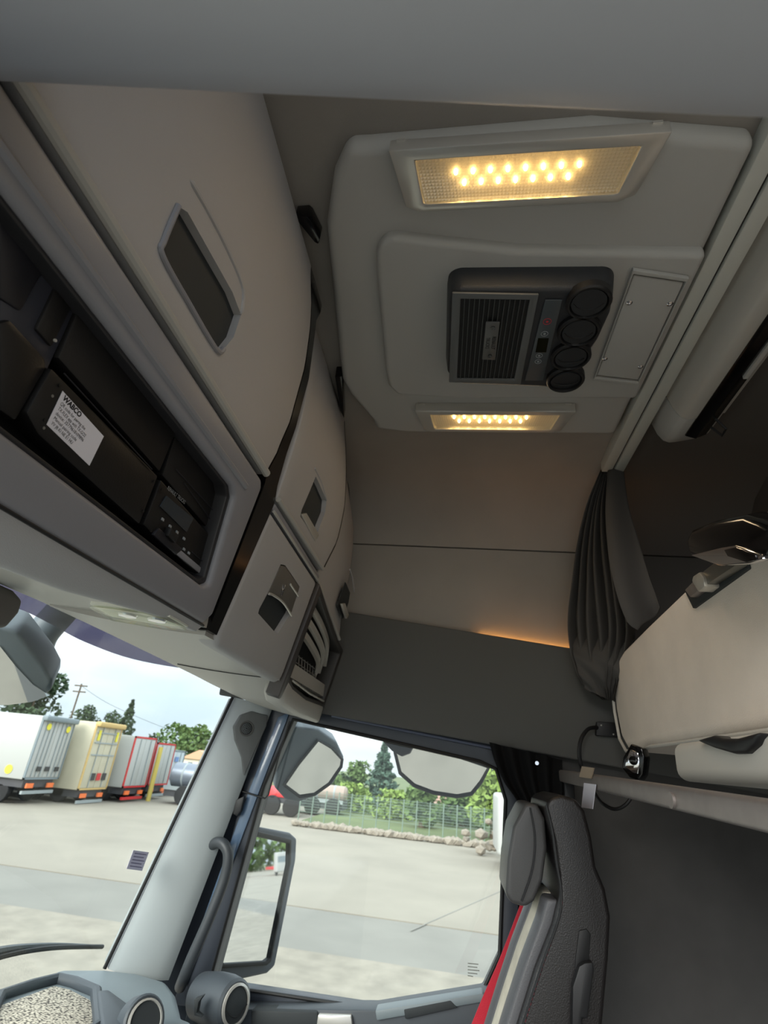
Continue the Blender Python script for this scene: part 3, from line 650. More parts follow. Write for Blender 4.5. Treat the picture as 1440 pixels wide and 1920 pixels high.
g = G(); g.tube([low3(1.51, .192, .003), low3(1.72, .184, .003), low3(1.92, .185, .003)], .003, 8); mk('front_bar', g, M_silver, nb)
g = G()
for i in range(9):
    a = 1.50 + .035 * i
    g.tube([low3(a, .195, -.008), low3(a + .02, .235, -.02), low3(a + .03, .27, -.035)], .0018, 5)
for j in range(4): g.tube([low3(1.50 + .01*j, .205 + .02*j, -.010 - .007*j), low3(1.80 + .01*j, .205 + .02*j, -.010 - .007*j)], .0018, 5)
nn = mk('elastic_net', g, mat('net_grey', (120, 118, 114), .7), nb); nn['kind'] = 'stuff'
g = G(); us = [atx(u, v, 1.88) for u, v in ((488, 1318), (560, 1345), (583, 1352), (588, 1340), (575, 1330))]
g.prism(us, (.05, 0, 0)); tag(mk('underside_cover', g, M_lip, bevel=.004), 'small pale cover hanging under the corner bin above the door', 'cover')

# ================================================================== WINDSCREEN, PILLAR, DOOR
def ywind(x, z):
    t = (.2 - z) / .82; u = max(0, min(1.2, (1.97 - x) / 1.0)); return lerp(.80, .985, t) + (.005 + .115 * t) * (1 - (1 - min(1, u)) ** 2)
g = G(); g.sheet(lambda u, v: (lerp(-.3, lerp(1.90, 1.975, v), u), ywind(lerp(-.3, lerp(1.90, 1.975, v), u), lerp(-.64, .262, v)), lerp(-.64, .262, v)), 20, 10, (0, .006, 0))
struct(mk('window_1', g, M_glass), 'large windscreen with a view of the truck yard', 'window')
TL, BL, TR, BR = atx(442, 1308, 1.965), atx(203, 1817, 1.90), atx(510, 1330, 1.985), atx(316, 1838, 1.955)
g = G()
def pil(u, v):
    a = TL.lerp(BL, v); b = TR.lerp(BR, v); p = a.lerp(b, u); return p + V((-.02, -.012, 0)) * math.sin(math.pi * min(1, max(0, u))) ** .6
g.sheet(pil, 8, 12, (.06, .05, 0)); struct(mk('trim_4', g, M_pill, angle=60), 'light grey windscreen pillar trim')
g = G(); g.tube([TL.lerp(BL, k/8) + V((.0, .012, 0)) for k in range(9)], .006, 8); struct(mk('trim_5', g, M_rub), 'black rubber edge along the pillar')
g = G(); g.prism([atx(u, v, 2.035) for u, v in ((480, 1300), (560, 1330), (500, 1470), (400, 1840), (400, 1950), (285, 1950), (285, 1830))], (.05, 0, 0)); struct(mk('trim_6', g, M_door), 'dark body pillar behind the door hinge line')
sp = thing('pillar_speaker', 'small round speaker grille at the top of the windscreen pillar', 'speaker', (1.94, .72, .05))
pod = [hit(u, v, TL.lerp(TR, .5) + V((-.024, -.016, 0)), (V((1, .45, 0)))) for u, v in ((452, 1340), (472, 1333), (503, 1341), (500, 1362), (480, 1405), (458, 1455), (453, 1420), (441, 1388), (439, 1362))]
g = G(); g.prism(pod, (.03, .02, 0)); mk('pod', g, mat('speaker_pod_grey', (88, 90, 90), .55), sp, bevel=.004, seg=3)
c_ = hit(462, 1366, pod[0], V((1, .45, 0))); ax = V((-1, -.45, 0)).normalized()
g = G(); g.lathe(c_ - ax * .002, ax, [(.026, 0), (.026, .004), (.023, .006), (.021, .004)], 24); mk('bezel', g, M_drk, sp)
g = G(); g.lathe(c_ - ax * .002, ax, [(.021, 0), (.020, .005), (.010, .008), (.001, .009)], 20); mk('grille', g, M_blk, sp)
g = G(); tv = V((-.41, .91, 0)); 
for rr, nn_ in ((.005, 6), (.010, 12), (.015, 18)):
    for k in range(nn_):
        a = k * 2 * math.pi / nn_; g.cyl(c_ + ax * (.0078 - rr * .1) + (tv * math.cos(a) + V((0, 0, 1)) * math.sin(a)) * rr, ax, .0012, .0008, 5)
mk('perforation', g, M_dash, sp)['kind'] = 'stuff'

dX = 2.0
OUTD = [(497, 1316), (640, 1335), (905, 1386), (960, 1400), (990, 1500), (975, 1790), (955, 1885), (700, 1930), (322, 1885), (428, 1590)]
IND = [(550, 1349), (640, 1369), (900, 1428), (930, 1442), (948, 1500), (937, 1790), (906, 1856), (700, 1892), (392, 1845), (494, 1475)]
dt = thing('door_1', 'passenger door with dark frame, wide window and grey sill', 'door', (2.0, .25, -1.3)); dt['kind'] = 'structure'
g = G(); g.ring([atx(u, v, dX) for u, v in OUTD], [atx(u, v, dX) for u, v in IND], (.06, 0, 0)); mk('frame', g, M_door, dt, bevel=.006, seg=2)
seal = [atx(u, v, dX - .002) for u, v in IND]
g = G(); g.tube(seal, .006, 8, closed=True); mk('window_seal', g, M_rub, dt)
g = G(); g.tube([atx(u, v, dX - .006) for u, v in ((622, 1342), (780, 1374), (925, 1403))], .005, 8); mk('top_bead', g, mat('bead_blue_grey', (92, 98, 116), .3), dt)
g = G(); g.prism([atx(u, v, dX + .004) for u, v in ((545, 1335), (523, 1345), (470, 1478), (340, 1842), (352, 1846), (500, 1452), (535, 1362))], (-.012, 0, 0)); mk('painted_edge', g, M_paint, dt, bevel=.003)
g = G(); g.prism([atx(u, v, dX + .03) for u, v in IND], (.005, 0, 0)); wn = mk('window_2', g, M_glass, dt); 
g = G(); g.tube([atx(u, v, 1.985) for u, v in ((543, 1352), (522, 1420), (503, 1490), (497, 1497), (455, 1484))], .0028, 6); mk('quarter_light_line', g, M_rub, dt)
g = G(); g.prism([atx(u, v, 1.99) for u, v in ((445, 1500), (462, 1492), (455, 1520), (448, 1530), (440, 1525))], (-.02, 0, 0)); mk('latch_catch', g, M_blk, dt, bevel=.003)
# sill and door card
g = G(); g.prism([atx(u, v, 1.94) for u, v in ((350, 1898), (460, 1892), (705, 1894), (905, 1861), (960, 1850), (960, 1990))] + [V((1.94, -.2, -1.33)), V((1.94, .8, -1.33))], (.08, 0, 0)); mk('door_card', g, M_dash2, dt, bevel=.006)
g = G(); g.prism([atx(u, v, 1.93) for u, v in ((703, 1895), (905, 1862), (912, 1872), (905, 1880), (706, 1915))], (.05, 0, 0)); mk('sill_ledge', g, M_dash, dt, bevel=.005)
g = G(); g.prism([atx(u, v, 1.928) for u, v in ((757, 1893), (845, 1876), (858, 1890), (760, 1912))], (.01, 0, 0)); mk('door_pocket', g, M_recess, dt, bevel=.003)
g = G(); g.prism([atx(u, v, 1.93) for u, v in ((470, 1894), (595, 1897), (598, 1940), (470, 1940))], (.05, 0, 0)); mk('armrest_cap', g, M_recess, dt, bevel=.006)
g = G(); g.prism([atx(u, v, 1.925) for u, v in ((596, 1903), (658, 1905), (662, 1935), (592, 1935))], (.03, 0, 0)); mk('switch_plate', g, M_silver, dt, bevel=.003)['label'] = 'silver switch plate'
# door vent pod
vp = thing('door_air_vent', 'round slate air vent pod with chrome ring on the passenger door', 'air vent', (1.9, .6, -.7))
c_ = atx(441, 1884, 1.87); ax = V((-.5, -.83, .12)).normalized()
g = G(); g.lathe(c_ - ax * .17, ax, [(.035, 0), (.055, .02), (.062, .09), (.062, .13), (.057, .165), (.050, .172)], 32); mk('pod', g, M_dash2, vp)
g = G(); g.lathe(c_ - ax * .004, ax, [(.047, 0), (.047, .010), (.041, .012), (.039, .004)], 32); mk('chrome_ring', g, M_silver, vp)
g = G(); g.lathe(c_ - ax * .004, ax, [(.040, 0), (.039, .008), (.02, .012), (.001, .013)], 28); mk('vent_flap', g, M_recess, vp)
s1 = ax.cross(V((0, 0, 1))).normalized(); s2 = s1.cross(ax)
g = G(); g.tube([c_ + ax * .0085 + s1 * (-.036 + .072 * k / 8) + s2 * (-.004 - .02 * (1 - (k/4 - 1) ** 2)) for k in range(9)], .0012, 6); mk('flap_seam', g, M_rub, vp)
g = G(); q_ = c_ - ax * .10; g.prism([atx(u, v, 1.80) for u, v in ((364, 1874), (380, 1868), (372, 1880), (368, 1900), (378, 1908), (364, 1904))], (.02, .0, 0)); mk('grip_notch', g, M_recess, vp, bevel=.001)
# grab handle
gh = thing('grab_handle', 'dark tubular grab handle beside the windscreen pillar', 'grab handle', (1.93, .75, -.6))
pts = spline([atx(u, v, x) for u, v, x in ((393, 1588, 1.97), (406, 1580, 1.945), (420, 1584, 1.93), (428, 1606, 1.925), (420, 1650, 1.925), (392, 1722, 1.92), (360, 1795, 1.92), (345, 1832, 1.93), (338, 1850, 1.96))], 5)
g = G(); g.tube(pts, .0165, 14); mk('tube', g, mat('handle_slate', (58, 62, 66), .45), gh)
g = G(); g.cyl(pts[0] + V((.02, .01, 0)), (-1, -.1, 0), .022, .03, 14); mk('mount', g, M_blk, gh)

# ================================================================== DASHBOARD
db = thing('dashboard', 'grey dashboard corner with recessed tray and round vent under the windscreen', 'dashboard', (1.2, .9, -1.3))
DZ = -.605
pl_ = [atz(u, v, DZ) for u, v in ((0, 1838), (110, 1815), (200, 1815), (260, 1822), (316, 1838), (334, 1862), (345, 1905))]
pl_ = [V((-.3, 1.12, DZ)), V((.8, 1.13, DZ))] + [pl_[0]] + pl_[1:] + [V((1.66, .60, DZ)), V((1.0, .56, DZ)), V((-.3, .56, DZ))]
pl_[2] = V((1.62, 1.10, DZ))
g = G(); g.prism(pl_, (0, 0, -.72)); mk('body', g, M_dash, db, bevel=.03, seg=4, angle=50)
tr = [atz(u, v, DZ + .012) for u, v in ((0, 1868), (60, 1848), (108, 1836), (140, 1843), (180, 1860), (186, 1925), (80, 1990), (-60, 1990))]
g = G(); g.tube(tr, .014, 10, closed=True); mk('tray_rim', g, M_dash2, db)
g = G(); g.prism([p + V((0, 0, -.011)) for p in tr], (0, 0, .004)); mk('tray_floor', g, M_dash, db)
mt_ = [atz(u, v, DZ + .0075) for u, v in ((0, 1890), (60, 1868), (100, 1853), (130, 1860), (168, 1880), (178, 1925), (80, 1985), (-50, 1985))]
g = G(); g.prism(mt_, (0, 0, .005)); tag(mk('woven_mat', g, M_weave, bevel=.001), 'speckled beige woven mat lying in the dashboard tray', 'mat')
g = G(); hd = [atz(u, v, DZ + .03) for u, v in ((182, 1856), (205, 1854), (246, 1884), (262, 1925), (195, 1950))]
g.prism(hd, (0, 0, -.05)); mk('vent_hood', g, M_dash2, db, bevel=.008, seg=3)
c_ = atz(272, 1916, DZ + .03); ax = V((-.45, -.6, .3)).normalized()
g = G(); g.lathe(c_ - ax * .04, ax, [(.05, 0), (.05, .035), (.046, .04), (.040, .036)], 28); mk('vent_collar', g, M_dash2, db)
g = G(); g.lathe(c_ - ax * .003, ax, [(.041, 0), (.041, .006), (.037, .007), (.036, .002)], 28); mk('vent_ring', g, M_silver, db)
g = G(); g.cyl(c_ - ax * .003, ax, .036, .004, 24); mk('vent_flap', g, M_recess, db)

# ================================================================== BUNK SIDE
bk = thing('upper_bunk', 'big beige upholstered upper bunk mattress on the right', 'bunk', (1.2, -.7, .1))
YB = -.5
fp = [(.25, .108), (1.56, .108), (1.68, .098), (1.78, .105), (1.835, .14), (1.862, .22), (1.868, .30), (1.845, .345), (1.79, .372), (1.72, .388), (1.5, .405), (1.2, .424), (.858, .448), (.25, .49)]
g = G(); g.prism([V((x, YB, z)) for x, z in fp], (0, -.42, 0)); mk('mattress', g, M_bunk, bk, bevel=.024, seg=5, angle=60)
g = G(); g.tube([V((x, YB + .002, z - .002)) for x, z in fp[:8]], .0045, 8); mk('piping', g, M_bunk2, bk)
g = G(); g.box((.25, -.405, .024), (1.155, -.9, .088)); tag(mk('folded_mattress', g, M_bunk2, bevel=.018, seg=4, angle=60), 'pale grey vinyl lower mattress edge resting on the bunk rail', 'mattress')
g = G(); g.prism([aty(u, v, -.395) for u, v in ((1302, 1388), (1335, 1378), (1352, 1384), (1378, 1384), (1420, 1372), (1414, 1396), (1396, 1412), (1372, 1413), (1335, 1402))], (0, -.03, 0)); tag(mk('bunk_pull_strap', g, M_blk, bevel=.006, seg=3), 'black pull strap handle at the bottom edge of the beige bunk', 'strap')
# bracket with buckle set into the mattress edge
br = thing('bunk_bracket', 'silver clamp bracket set in a slot at the upper edge of the bunk', 'bracket', (1.0, -.49, .38))
g = G(); g.prism([aty(u, v, YB + .006) for u, v in ((1283, 1108), (1299, 1141), (1402, 1066), (1398, 1050), (1335, 1058))], (0, -.02, 0)); mk('slot_plate', g, M_recess, br, bevel=.002)
g = G(); g.prism([aty(u, v, YB + .022) for u, v in ((1283, 1106), (1293, 1120), (1316, 1102), (1310, 1078))], (0, -.02, 0)); mk('clamp_foot', g, M_alu, br, bevel=.003)
g = G(); g.prism([aty(u, v, YB + .034) for u, v in ((1296, 1090), (1308, 1110), (1320, 1100), (1318, 1082), (1310, 1072), (1298, 1080))], (0, -.03, 0)); mk('clamp_head', g, M_silver, br, bevel=.004)
g = G(); g.prism([aty(u, v, YB + .028) for u, v in ((1312, 1076), (1322, 1098), (1385, 1056), (1340, 1054))], (0, -.02, 0)); mk('strap_bar', g, mat('bracket_steel', (120, 118, 112), .3, metal=.6), br, bevel=.002)
# reading lamp with chrome lens (upper)
rl = thing('reading_lamp', 'black reading lamp head with chrome face above the beige bunk', 'reading lamp', (.9, -.45, .38))
yl_ = -.43
a_ = [aty(u, v, yl_) for u, v in ((1285, 1012), (1295, 994), (1335, 978), (1392, 966), (1420, 975), (1442, 985), (1448, 1025), (1440, 1052), (1400, 1058), (1345, 1058), (1290, 1040))]
g = G(); g.prism(a_, (.02, -.05, .02), (0, 0, 0)); mk('housing', g, M_blk2, rl, bevel=.012, seg=4, angle=60)
b_ = [aty(u, v, yl_ + .004) for u, v in ((1292, 1041), (1352, 1026), (1378, 1022), (1425, 1038), (1430, 1048), (1405, 1057), (1348, 1061))]
g = G(); g.prism(b_, (0, -.012, 0)); mk('chrome_face', g, M_chrome, rl, bevel=.003)
b_ = [aty(u, v, yl_ + .006) for u, v in ((1357, 1031), (1378, 1026), (1416, 1040), (1418, 1050), (1398, 1054), (1364, 1043))]
g = G(); g.prism(b_, (0, -.004, 0)); mk('switch', g, M_blk2, rl, bevel=.001)
g = G(); g.tube([aty(1420, 988, -.45), aty(1460, 985, -.46), aty(1500, 975, -.52)], .014, 10); mk('arm', g, M_blk, rl)
# bunk support rail
ra = thing('bunk_rail', 'long aluminium bunk rail running under the beige bunk', 'rail', (1.2, -.34, 0))
e0, e1 = aty(1052, 1456, -.345), aty(1440, 1532, -.345)
e0 = atx(1047, 1454, 1.95); dirr = (e1 - e0); e1 = e0 + dirr * 1.4
hh = V((0, 0, .017))
g = G(); th_ = V((0, -.05, 0)); g.hexa([e0 - hh, e1 - hh, e1 - hh + th_, e0 - hh + th_, e0 + hh, e1 + hh, e1 + hh + th_, e0 + hh + th_]); mk('profile', g, M_alu, ra, bevel=.006, seg=3)
g = G(); p = e0 + V((-.02, -.02, -.06)); g.box(p - V((.02, .02, .05)), p + V((.02, .01, .05))); mk('foot', g, M_blk, ra, bevel=.003)
g = G(); p = aty(1272, 1502, -.35); g.cyl(p + V((0, .0, 0)), (0, 1, 0), .012, .012, 16); g.box(p + V((-.16, -.004, -.004)), p + V((-.0, .006, .004))); mk('stay_rod', g, M_alu, ra)
g = G(); q = [aty(u, v, -.338) for u, v in ((1092, 1438), (1115, 1440), (1111, 1460), (1088, 1458))]; q = [lerp(e0, e1, .0) * 0 + p_ for p_ in q]
def onrail(u, v, o=.0): return hit(u, v, e0 + V((0, o, 0)), V((dirr.y, -dirr.x, 0)))
g = G(); g.prism([onrail(u, v, .001) for u, v in ((1093, 1437), (1115, 1440), (1110, 1460), (1088, 1457))], (0, .003, 0)); tag(mk('tape_patch', g, mat('brown_tape', (168, 150, 130), .7)), 'beige adhesive tape patch stuck on the bunk rail', 'tape')
g = G(); g.prism([onrail(u, v, .003) for u, v in ((1096, 1468), (1118, 1471), (1112, 1517), (1091, 1514))], (0, .0015, 0)); tag(mk('paper_tag', g, M_white), 'white paper tag hanging below the bunk rail', 'tag')
# second reading lamp on a cable
rb = thing('cable_reading_lamp', 'small black and chrome lamp on a cable hanging at the bunk corner', 'reading lamp', (1.7, -.42, .05))
def dl(u, v, o=0): return hit(u, v, V((1.62, -.40, .08)) + V((-.8, .6, 0)) * o, V((-.8, .6, 0)))
o_ = [dl(u, v) for u, v in ((1183, 1394), (1204, 1402), (1209, 1420), (1205, 1452), (1198, 1463), (1180, 1458), (1166, 1440), (1168, 1420))]
g = G(); g.prism(o_, V((.8, -.6, 0)) * .04); mk('bezel', g, M_blk2, rb, bevel=.004, seg=3)
g = G(); g.prism([dl(u, v, .003) for u, v in ((1182, 1405), (1196, 1411), (1199, 1428), (1196, 1452), (1185, 1448), (1172, 1437), (1173, 1424))], V((.8, -.6, 0)) * .004); mk('chrome_face', g, M_chrome, rb, bevel=.002)
g = G(); cc_ = dl(1187, 1426, .006); g.lathe(cc_ - V((-.8, .6, 0)) * .002, V((-.8, .6, 0)), [(.011, 0), (.010, .004), (.004, .006)], 14); mk('lens', g, M_blk2, rb)
cab = spline([dl(1190, 1462, -.015), dl(1188, 1485, -.015), dl(1174, 1508, -.01), dl(1152, 1517, -.01), dl(1128, 1505, -.02), dl(1116, 1488, -.04)], 6)
g = G(); g.tube(cab, .0045, 8); mk('cable', g, M_blk, rb)
bx_ = thing('cable_junction_box', 'black junction box with looping cable on the dark side panel', 'junction box', (1.94, -.5, .17))
j = [atx(u, v, 1.945) for u, v in ((1119, 1353), (1165, 1355), (1165, 1383), (1118, 1379))]
g = G(); g.prism(j, (.025, 0, 0)); mk('box', g, M_blk, bx_, bevel=.003)
cab = spline([atx(u, v, x) for u, v, x in ((1120, 1364, 1.94), (1103, 1367, 1.92), (1090, 1385, 1.90), (1086, 1410, 1.90), (1090, 1436, 1.91), (1098, 1450, 1.93))], 6)
g = G(); g.tube(cab, .006, 8); mk('cable', g, M_blk, bx_)
for u, v in ((1127, 1360), (1150, 1377)):
    g = G(); g.cyl(atx(u, v, 1.946), (-1, 0, 0), .0025, .003, 8); mk('screw', g, M_silver, bx_)
# rear wall details
g = G(); g.prism([aty(u, v, YR) for u, v in ((1196, 1530), (1228, 1535), (1210, 1960), (1182, 1960))], (0, .025, 0)); mk('vertical_rib', g, M_curtb, rw, bevel=.008)
g = G(); g.box(aty(1108, 1572, YR + .02), aty(1136, 1602, YR + .06)); mk('wall_block', g, M_rub, rw)

# gathered cab curtain
ct = thing('cab_curtain', 'gathered charcoal curtain hanging from the ceiling rail by the bunk', 'curtain', (1.8, -.5, .25))
Lb = spline([atx(u, v, x) for u, v, x in ((1128, 884, 1.74), (1104, 945, 1.80), (1088, 1015, 1.86), (1078, 1095, 1.88), (1070, 1170, 1.885), (1076, 1235, 1.89), (1094, 1285, 1.895), (1128, 1312, 1.90))], 8)
Rb = spline([atx(u, v, x) for u, v, x in ((1152, 884, 1.69), (1150, 960, 1.68), (1160, 1040, 1.68), (1174, 1110, 1.69), (1186, 1180, 1.72), (1178, 1235, 1.76), (1162, 1275, 1.80), (1150, 1312, 1.84))], 8)
def cur(u, v):
    k = v * (len(Lb) - 1); i = min(int(k), len(Lb) - 2); a = Lb[i].lerp(Lb[i+1], k - i); b = Rb[i].lerp(Rb[i+1], k - i)
    p = a.lerp(b, u); dd = V((-.86, .5, .0)); amp = .016 + .014 * math.sin(math.pi * v)
    ph = 7.3 * u + .5 * math.sin(3 * v + 4 * u)
    return p + dd * amp * (abs(math.sin(math.pi * ph)) * 1.6 - .8 + .3 * math.sin(15 * u + 4 * v))
g = G(); g.sheet(cur, 90, 40, (.004, -.003, 0)); mk('folds', g, M_curt, ct, angle=70)
Lf = spline([atx(u, v, x) for u, v, x in ((1140, 884, 1.69), (1136, 960, 1.63), (1142, 1040, 1.58), (1156, 1110, 1.55), (1176, 1165, 1.54), (1196, 1182, 1.55))], 8)
Rf = spline([atx(u, v, x) for u, v, x in ((1168, 882, 1.69), (1176, 945, 1.63), (1196, 1015, 1.58), (1214, 1075, 1.55), (1228, 1112, 1.54), (1238, 1140, 1.55))], 8)
def flap(u, v):
    k = v * (len(Lf) - 1); i = min(int(k), len(Lf) - 2); a = Lf[i].lerp(Lf[i+1], k - i); b = Rf[i].lerp(Rf[i+1], k - i)
    return a.lerp(b, u) + V((-.86, .5, 0)) * .014 * math.sin(5.2 * u * (.6 + .6 * v) + .4)
g = G(); g.sheet(flap, 24, 30, (.004, -.003, 0)); mk('front_flap', g, M_curt, ct, angle=70)
for k in range(9):
    p = V((1.69 + .008 * k, -.515 - .004 * (k % 2), .992)); g = G(); g.box(p - V((.002, .006, .014)), p + V((.002, .006, .006))); mk('glider', g, M_blk, ct)
# tie-down lower gather
def tie(u, v):
    i0 = int(len(Lb) * .60); a = Lb[i0]; b = Rb[i0]; p = a.lerp(b, u) + V((.02, -.012, 0))
    q = atx(lerp(1096, 1152, u), lerp(1292, 1316, u), 1.86); bulge = .040 * math.sin(math.pi * min(1, v * 1.05))
    return p.lerp(q, v) + V((-.86, .5, 0)) * (bulge + .007 * math.sin(math.pi * (v * 6 - 3 * u)) * v)
g = G(); g.sheet(tie, 24, 48, (.004, -.003, 0)); mk('tied_gather', g, M_curt, ct, angle=70)
# black side-window curtain
wc = thing('side_window_curtain', 'black curtain bunched behind the passenger window', 'curtain', (1.95, -.25, -.05))
def wcf(u, v):
    L_ = spline([atx(a, b, 1.955) for a, b in ((917, 1392), (928, 1430), (945, 1468), (975, 1520), (982, 1640))], 5); R_ = [atx(a, b, 1.955) for a, b in ((1052, 1425), (1052, 1440), (1052, 1475), (1054, 1540), (1050, 1640))]
    R_ = spline(R_, 5); k = v * (len(L_) - 1); i = min(int(k), len(L_) - 2); a = L_[i].lerp(L_[i+1], k - i); b = R_[i].lerp(R_[i+1], k - i)
    return a.lerp(b, u) + V((-.012 * math.sin(u * 26 + v * 2) - .012, 0, 0))
g = G(); g.sheet(wcf, 50, 24, (.004, 0, 0)); mk('folds', g, M_curtb, wc, angle=70)
g = G(); g.cyl(atx(1007, 1431, 1.935), (-1, .2, 0), .006, .006, 10); mk('stud', g, M_chrome, wc)

# ================================================================== PASSENGER SEAT
se = thing('passenger_chair', 'black leather passenger seat with grey and taupe backrest panels', 'seat', (1.62, -.1, -1.35))
SX = 1.42
def sx(u, v, x=SX): return atx(u, v, x)
side = [(1022, 1512), (1030, 1496), (1052, 1490), (1080, 1498), (1097, 1520), (1110, 1570), (1118, 1625), (1136, 1668), (1146, 1720), (1142, 1800), (1131, 1920), (1115, 2060), (930, 2060), (972, 1920), (1003, 1820), (1036, 1735), (1049, 1680), (1048, 1640), (1040, 1580)]
g = G(); sd = [sx(u, v) for u, v in side]; g.prism(sd, (.28, 0, 0)); mk('backrest', g, M_leath, se, bevel=.022, seg=4, angle=60)
# front panels of the backrest
fl_ = [sx(u, v) for u, v in ((1040, 1690), (1028, 1735), (997, 1820), (966, 1920), (928, 2050))]
def frontp(x0, x1, off, name, m):
    g = G()
    def fn(u, v):
        k = v * (len(fl_) - 1); i = min(int(k), len(fl_) - 2); p = fl_[i].lerp(fl_[i+1], k - i); return V((lerp(x0, x1, u), p.y + off + .008 * math.sin(math.pi * u), p.z))
    g.sheet(fn, 8, 16, (0, -.03, 0)); return mk(name, g, m, se, bevel=.005, angle=60)
frontp(1.438, 1.51, .012, 'side_bolster', M_leathg); frontp(1.514, 1.62, .007, 'centre_panel', M_suede); frontp(1.624, 1.685, .010, 'side_bolster', M_leathg)
for dx, m_ in ((-.0005, M_thread), (.0, M_thread)):
    pass
st_ = [sx(u, v, SX - .001) + V((0, 0, 0)) for u, v in ((1054, 1690), (1046, 1730), (1016, 1815), (986, 1910), (950, 2030))]
g = G(); ss = spline(st_, 10)
for i in range(0, len(ss) - 1):
    a, b = ss[i], ss[i].lerp(ss[i+1], .55); g.tube([a, b], .0016, 5)
mk('stitching', g, M_thread, se)['kind'] = 'stuff'
g = G(); g.tube(spline([sx(u, v, SX - .0) for u, v in ((1024, 1510), (1036, 1560), (1044, 1620), (1052, 1670), (1048, 1720), (1018, 1805), (984, 1910), (952, 2020))], 6), .003, 6); mk('piping', g, M_blk, se)
# adjuster slot and lever
g = G(); g.prism([sx(u, v, SX - .003) for u, v in ((1086, 1745), (1100, 1742), (1108, 1752), (1104, 1806), (1088, 1826), (1076, 1844), (1080, 1790))], (.01, 0, 0)); mk('adjuster_slot', g, M_rub, se, bevel=.002)
g = G(); g.prism([sx(u, v, SX - .02) for u, v in ((1086, 1812), (1096, 1806), (1112, 1804), (1114, 1820), (1102, 1912), (1092, 1910), (1092, 1960), (1072, 1960), (1074, 1850))], (.03, 0, 0)); mk('adjuster_lever', g, M_blk, se, bevel=.004)
# cushion + base (below the frame)
g = G(); g.box((1.40, -.28, -.86), (1.76, .30, -.70)); mk('seat_cushion', g, M_leath, se, bevel=.04, seg=4, angle=60)
g = G(); g.box((1.47, -.2, -1.35), (1.70, .2, -.85)); mk('pedestal', g, M_blk, se, bevel=.02)
# headrest cushion, strapped in front
hr = thing('headrest_cushion', 'padded grey-black leather headrest cushion hung on the seat top', 'headrest', (1.6, -.15, -.24))
ho = [(985, 1506), (1008, 1508), (1022, 1535), (1026, 1590), (1018, 1650), (1002, 1690), (985, 1702), (958, 1694), (948, 1678), (952, 1610), (962, 1550)]
g = G(); hp = [sx(u, v, 1.47) for u, v in ho]; g.prism(hp, (.20, 0, 0)); mk('pad', g, mat('headrest_leather', (72, 71, 71), .42, bump=.2, bscale=350), hr, bevel=.022, seg=4, angle=60)
g = G(); g.tube(spline([sx(u, v, 1.466) for u, v in ((994, 1514), (1003, 1570), (998, 1630), (978, 1690))], 6), .002, 6); mk('seam', g, M_blk, hr)
g = G(); g.prism([sx(u, v, 1.55) for u, v in ((1005, 1512), (1020, 1496), (1045, 1494), (1045, 1500), (1022, 1504), (1010, 1518))], (.1, 0, 0)); mk('strap', g, M_leath, hr, bevel=.003)
# red belt
Lr = [atx(u, v, 1.712) for u, v in ((978, 1690), (940, 1790), (905, 1870), (868, 1960), (800, 2120))]; Rr = [atx(u, v, 1.712) for u, v in ((993, 1690), (962, 1790), (934, 1870), (905, 1960), (846, 2120))]
Lr = spline(Lr, 5); Rr = spline(Rr, 5)
g = G(); g.sheet(lambda u, v: (lambda k: (lambda i: Lr[i].lerp(Lr[i+1], k-i).lerp(Rr[i].lerp(Rr[i+1], k-i), u))(min(int(k), len(Lr)-2)))(v*(len(Lr)-1)), 2, 16, (.003, 0, 0))
tag(mk('seat_belt', g, M_red), 'red seat belt webbing running down beside the seat', 'seat belt')

# ================================================================== MIRRORS AND OUTSIDE PARTS
mm = thing('door_mirror', 'large rectangular exterior door mirror in slate housing', 'mirror', (2.4, .7, -.7))
mn = V((-.48, -.87, .10)).normalized(); mp0 = V((2.42, .72, -.45))
def mh(u, v, o=0.): return hit(u, v, mp0 + mn * o, mn)
ho = [mh(u, v) for u, v in ((440, 1556), (462, 1545), (545, 1561), (558, 1572), (556, 1612), (517, 1812), (502, 1826), (430, 1842), (392, 1842), (404, 1760), (425, 1620))]
g = G(); g.prism(ho, mn * -.14); mk('housing', g, mat('mirror_slate', (62, 70, 80), .5), mm, bevel=.012, seg=3, angle=60)
gl = [(478, 1566), (540, 1580), (539, 1620), (503, 1797), (495, 1803), (415, 1808), (413, 1798), (420, 1765), (468, 1580)]
g = G(); gq = [mh(u, v, .004) for u, v in gl]; g.prism(gq, mn * -.003); mk('glass', g, M_mirror, mm, smooth=False)
c_ = sum(gq, V((0,0,0))) / len(gq); g = G(); g.ring([c_ + (p - c_) * 1.06 + mn * .012 for p in gq], [c_ + (p - c_) * .985 + mn * .012 for p in gq], mn * -.016); mk('bezel', g, M_rub, mm, bevel=.003)
g = G(); g.prism([mh(u, v, -.02) for u, v in ((352, 1850), (392, 1700), (440, 1600), (460, 1580), (420, 1760), (405, 1850))], mn * -.06); mk('arm_cover', g, M_housing, mm, bevel=.006)
g = G(); g.tube([V((2.04, .82, -.62)), V((2.25, .82, -.64)), mh(420, 1800, -.06)], .03, 10); mk('lower_arm', g, M_housing, mm)
g = G(); g.tube([V((2.04, .74, -.22)), V((2.25, .80, -.22)), mh(470, 1580, -.06)], .03, 10); mk('upper_arm', g, M_housing, mm)

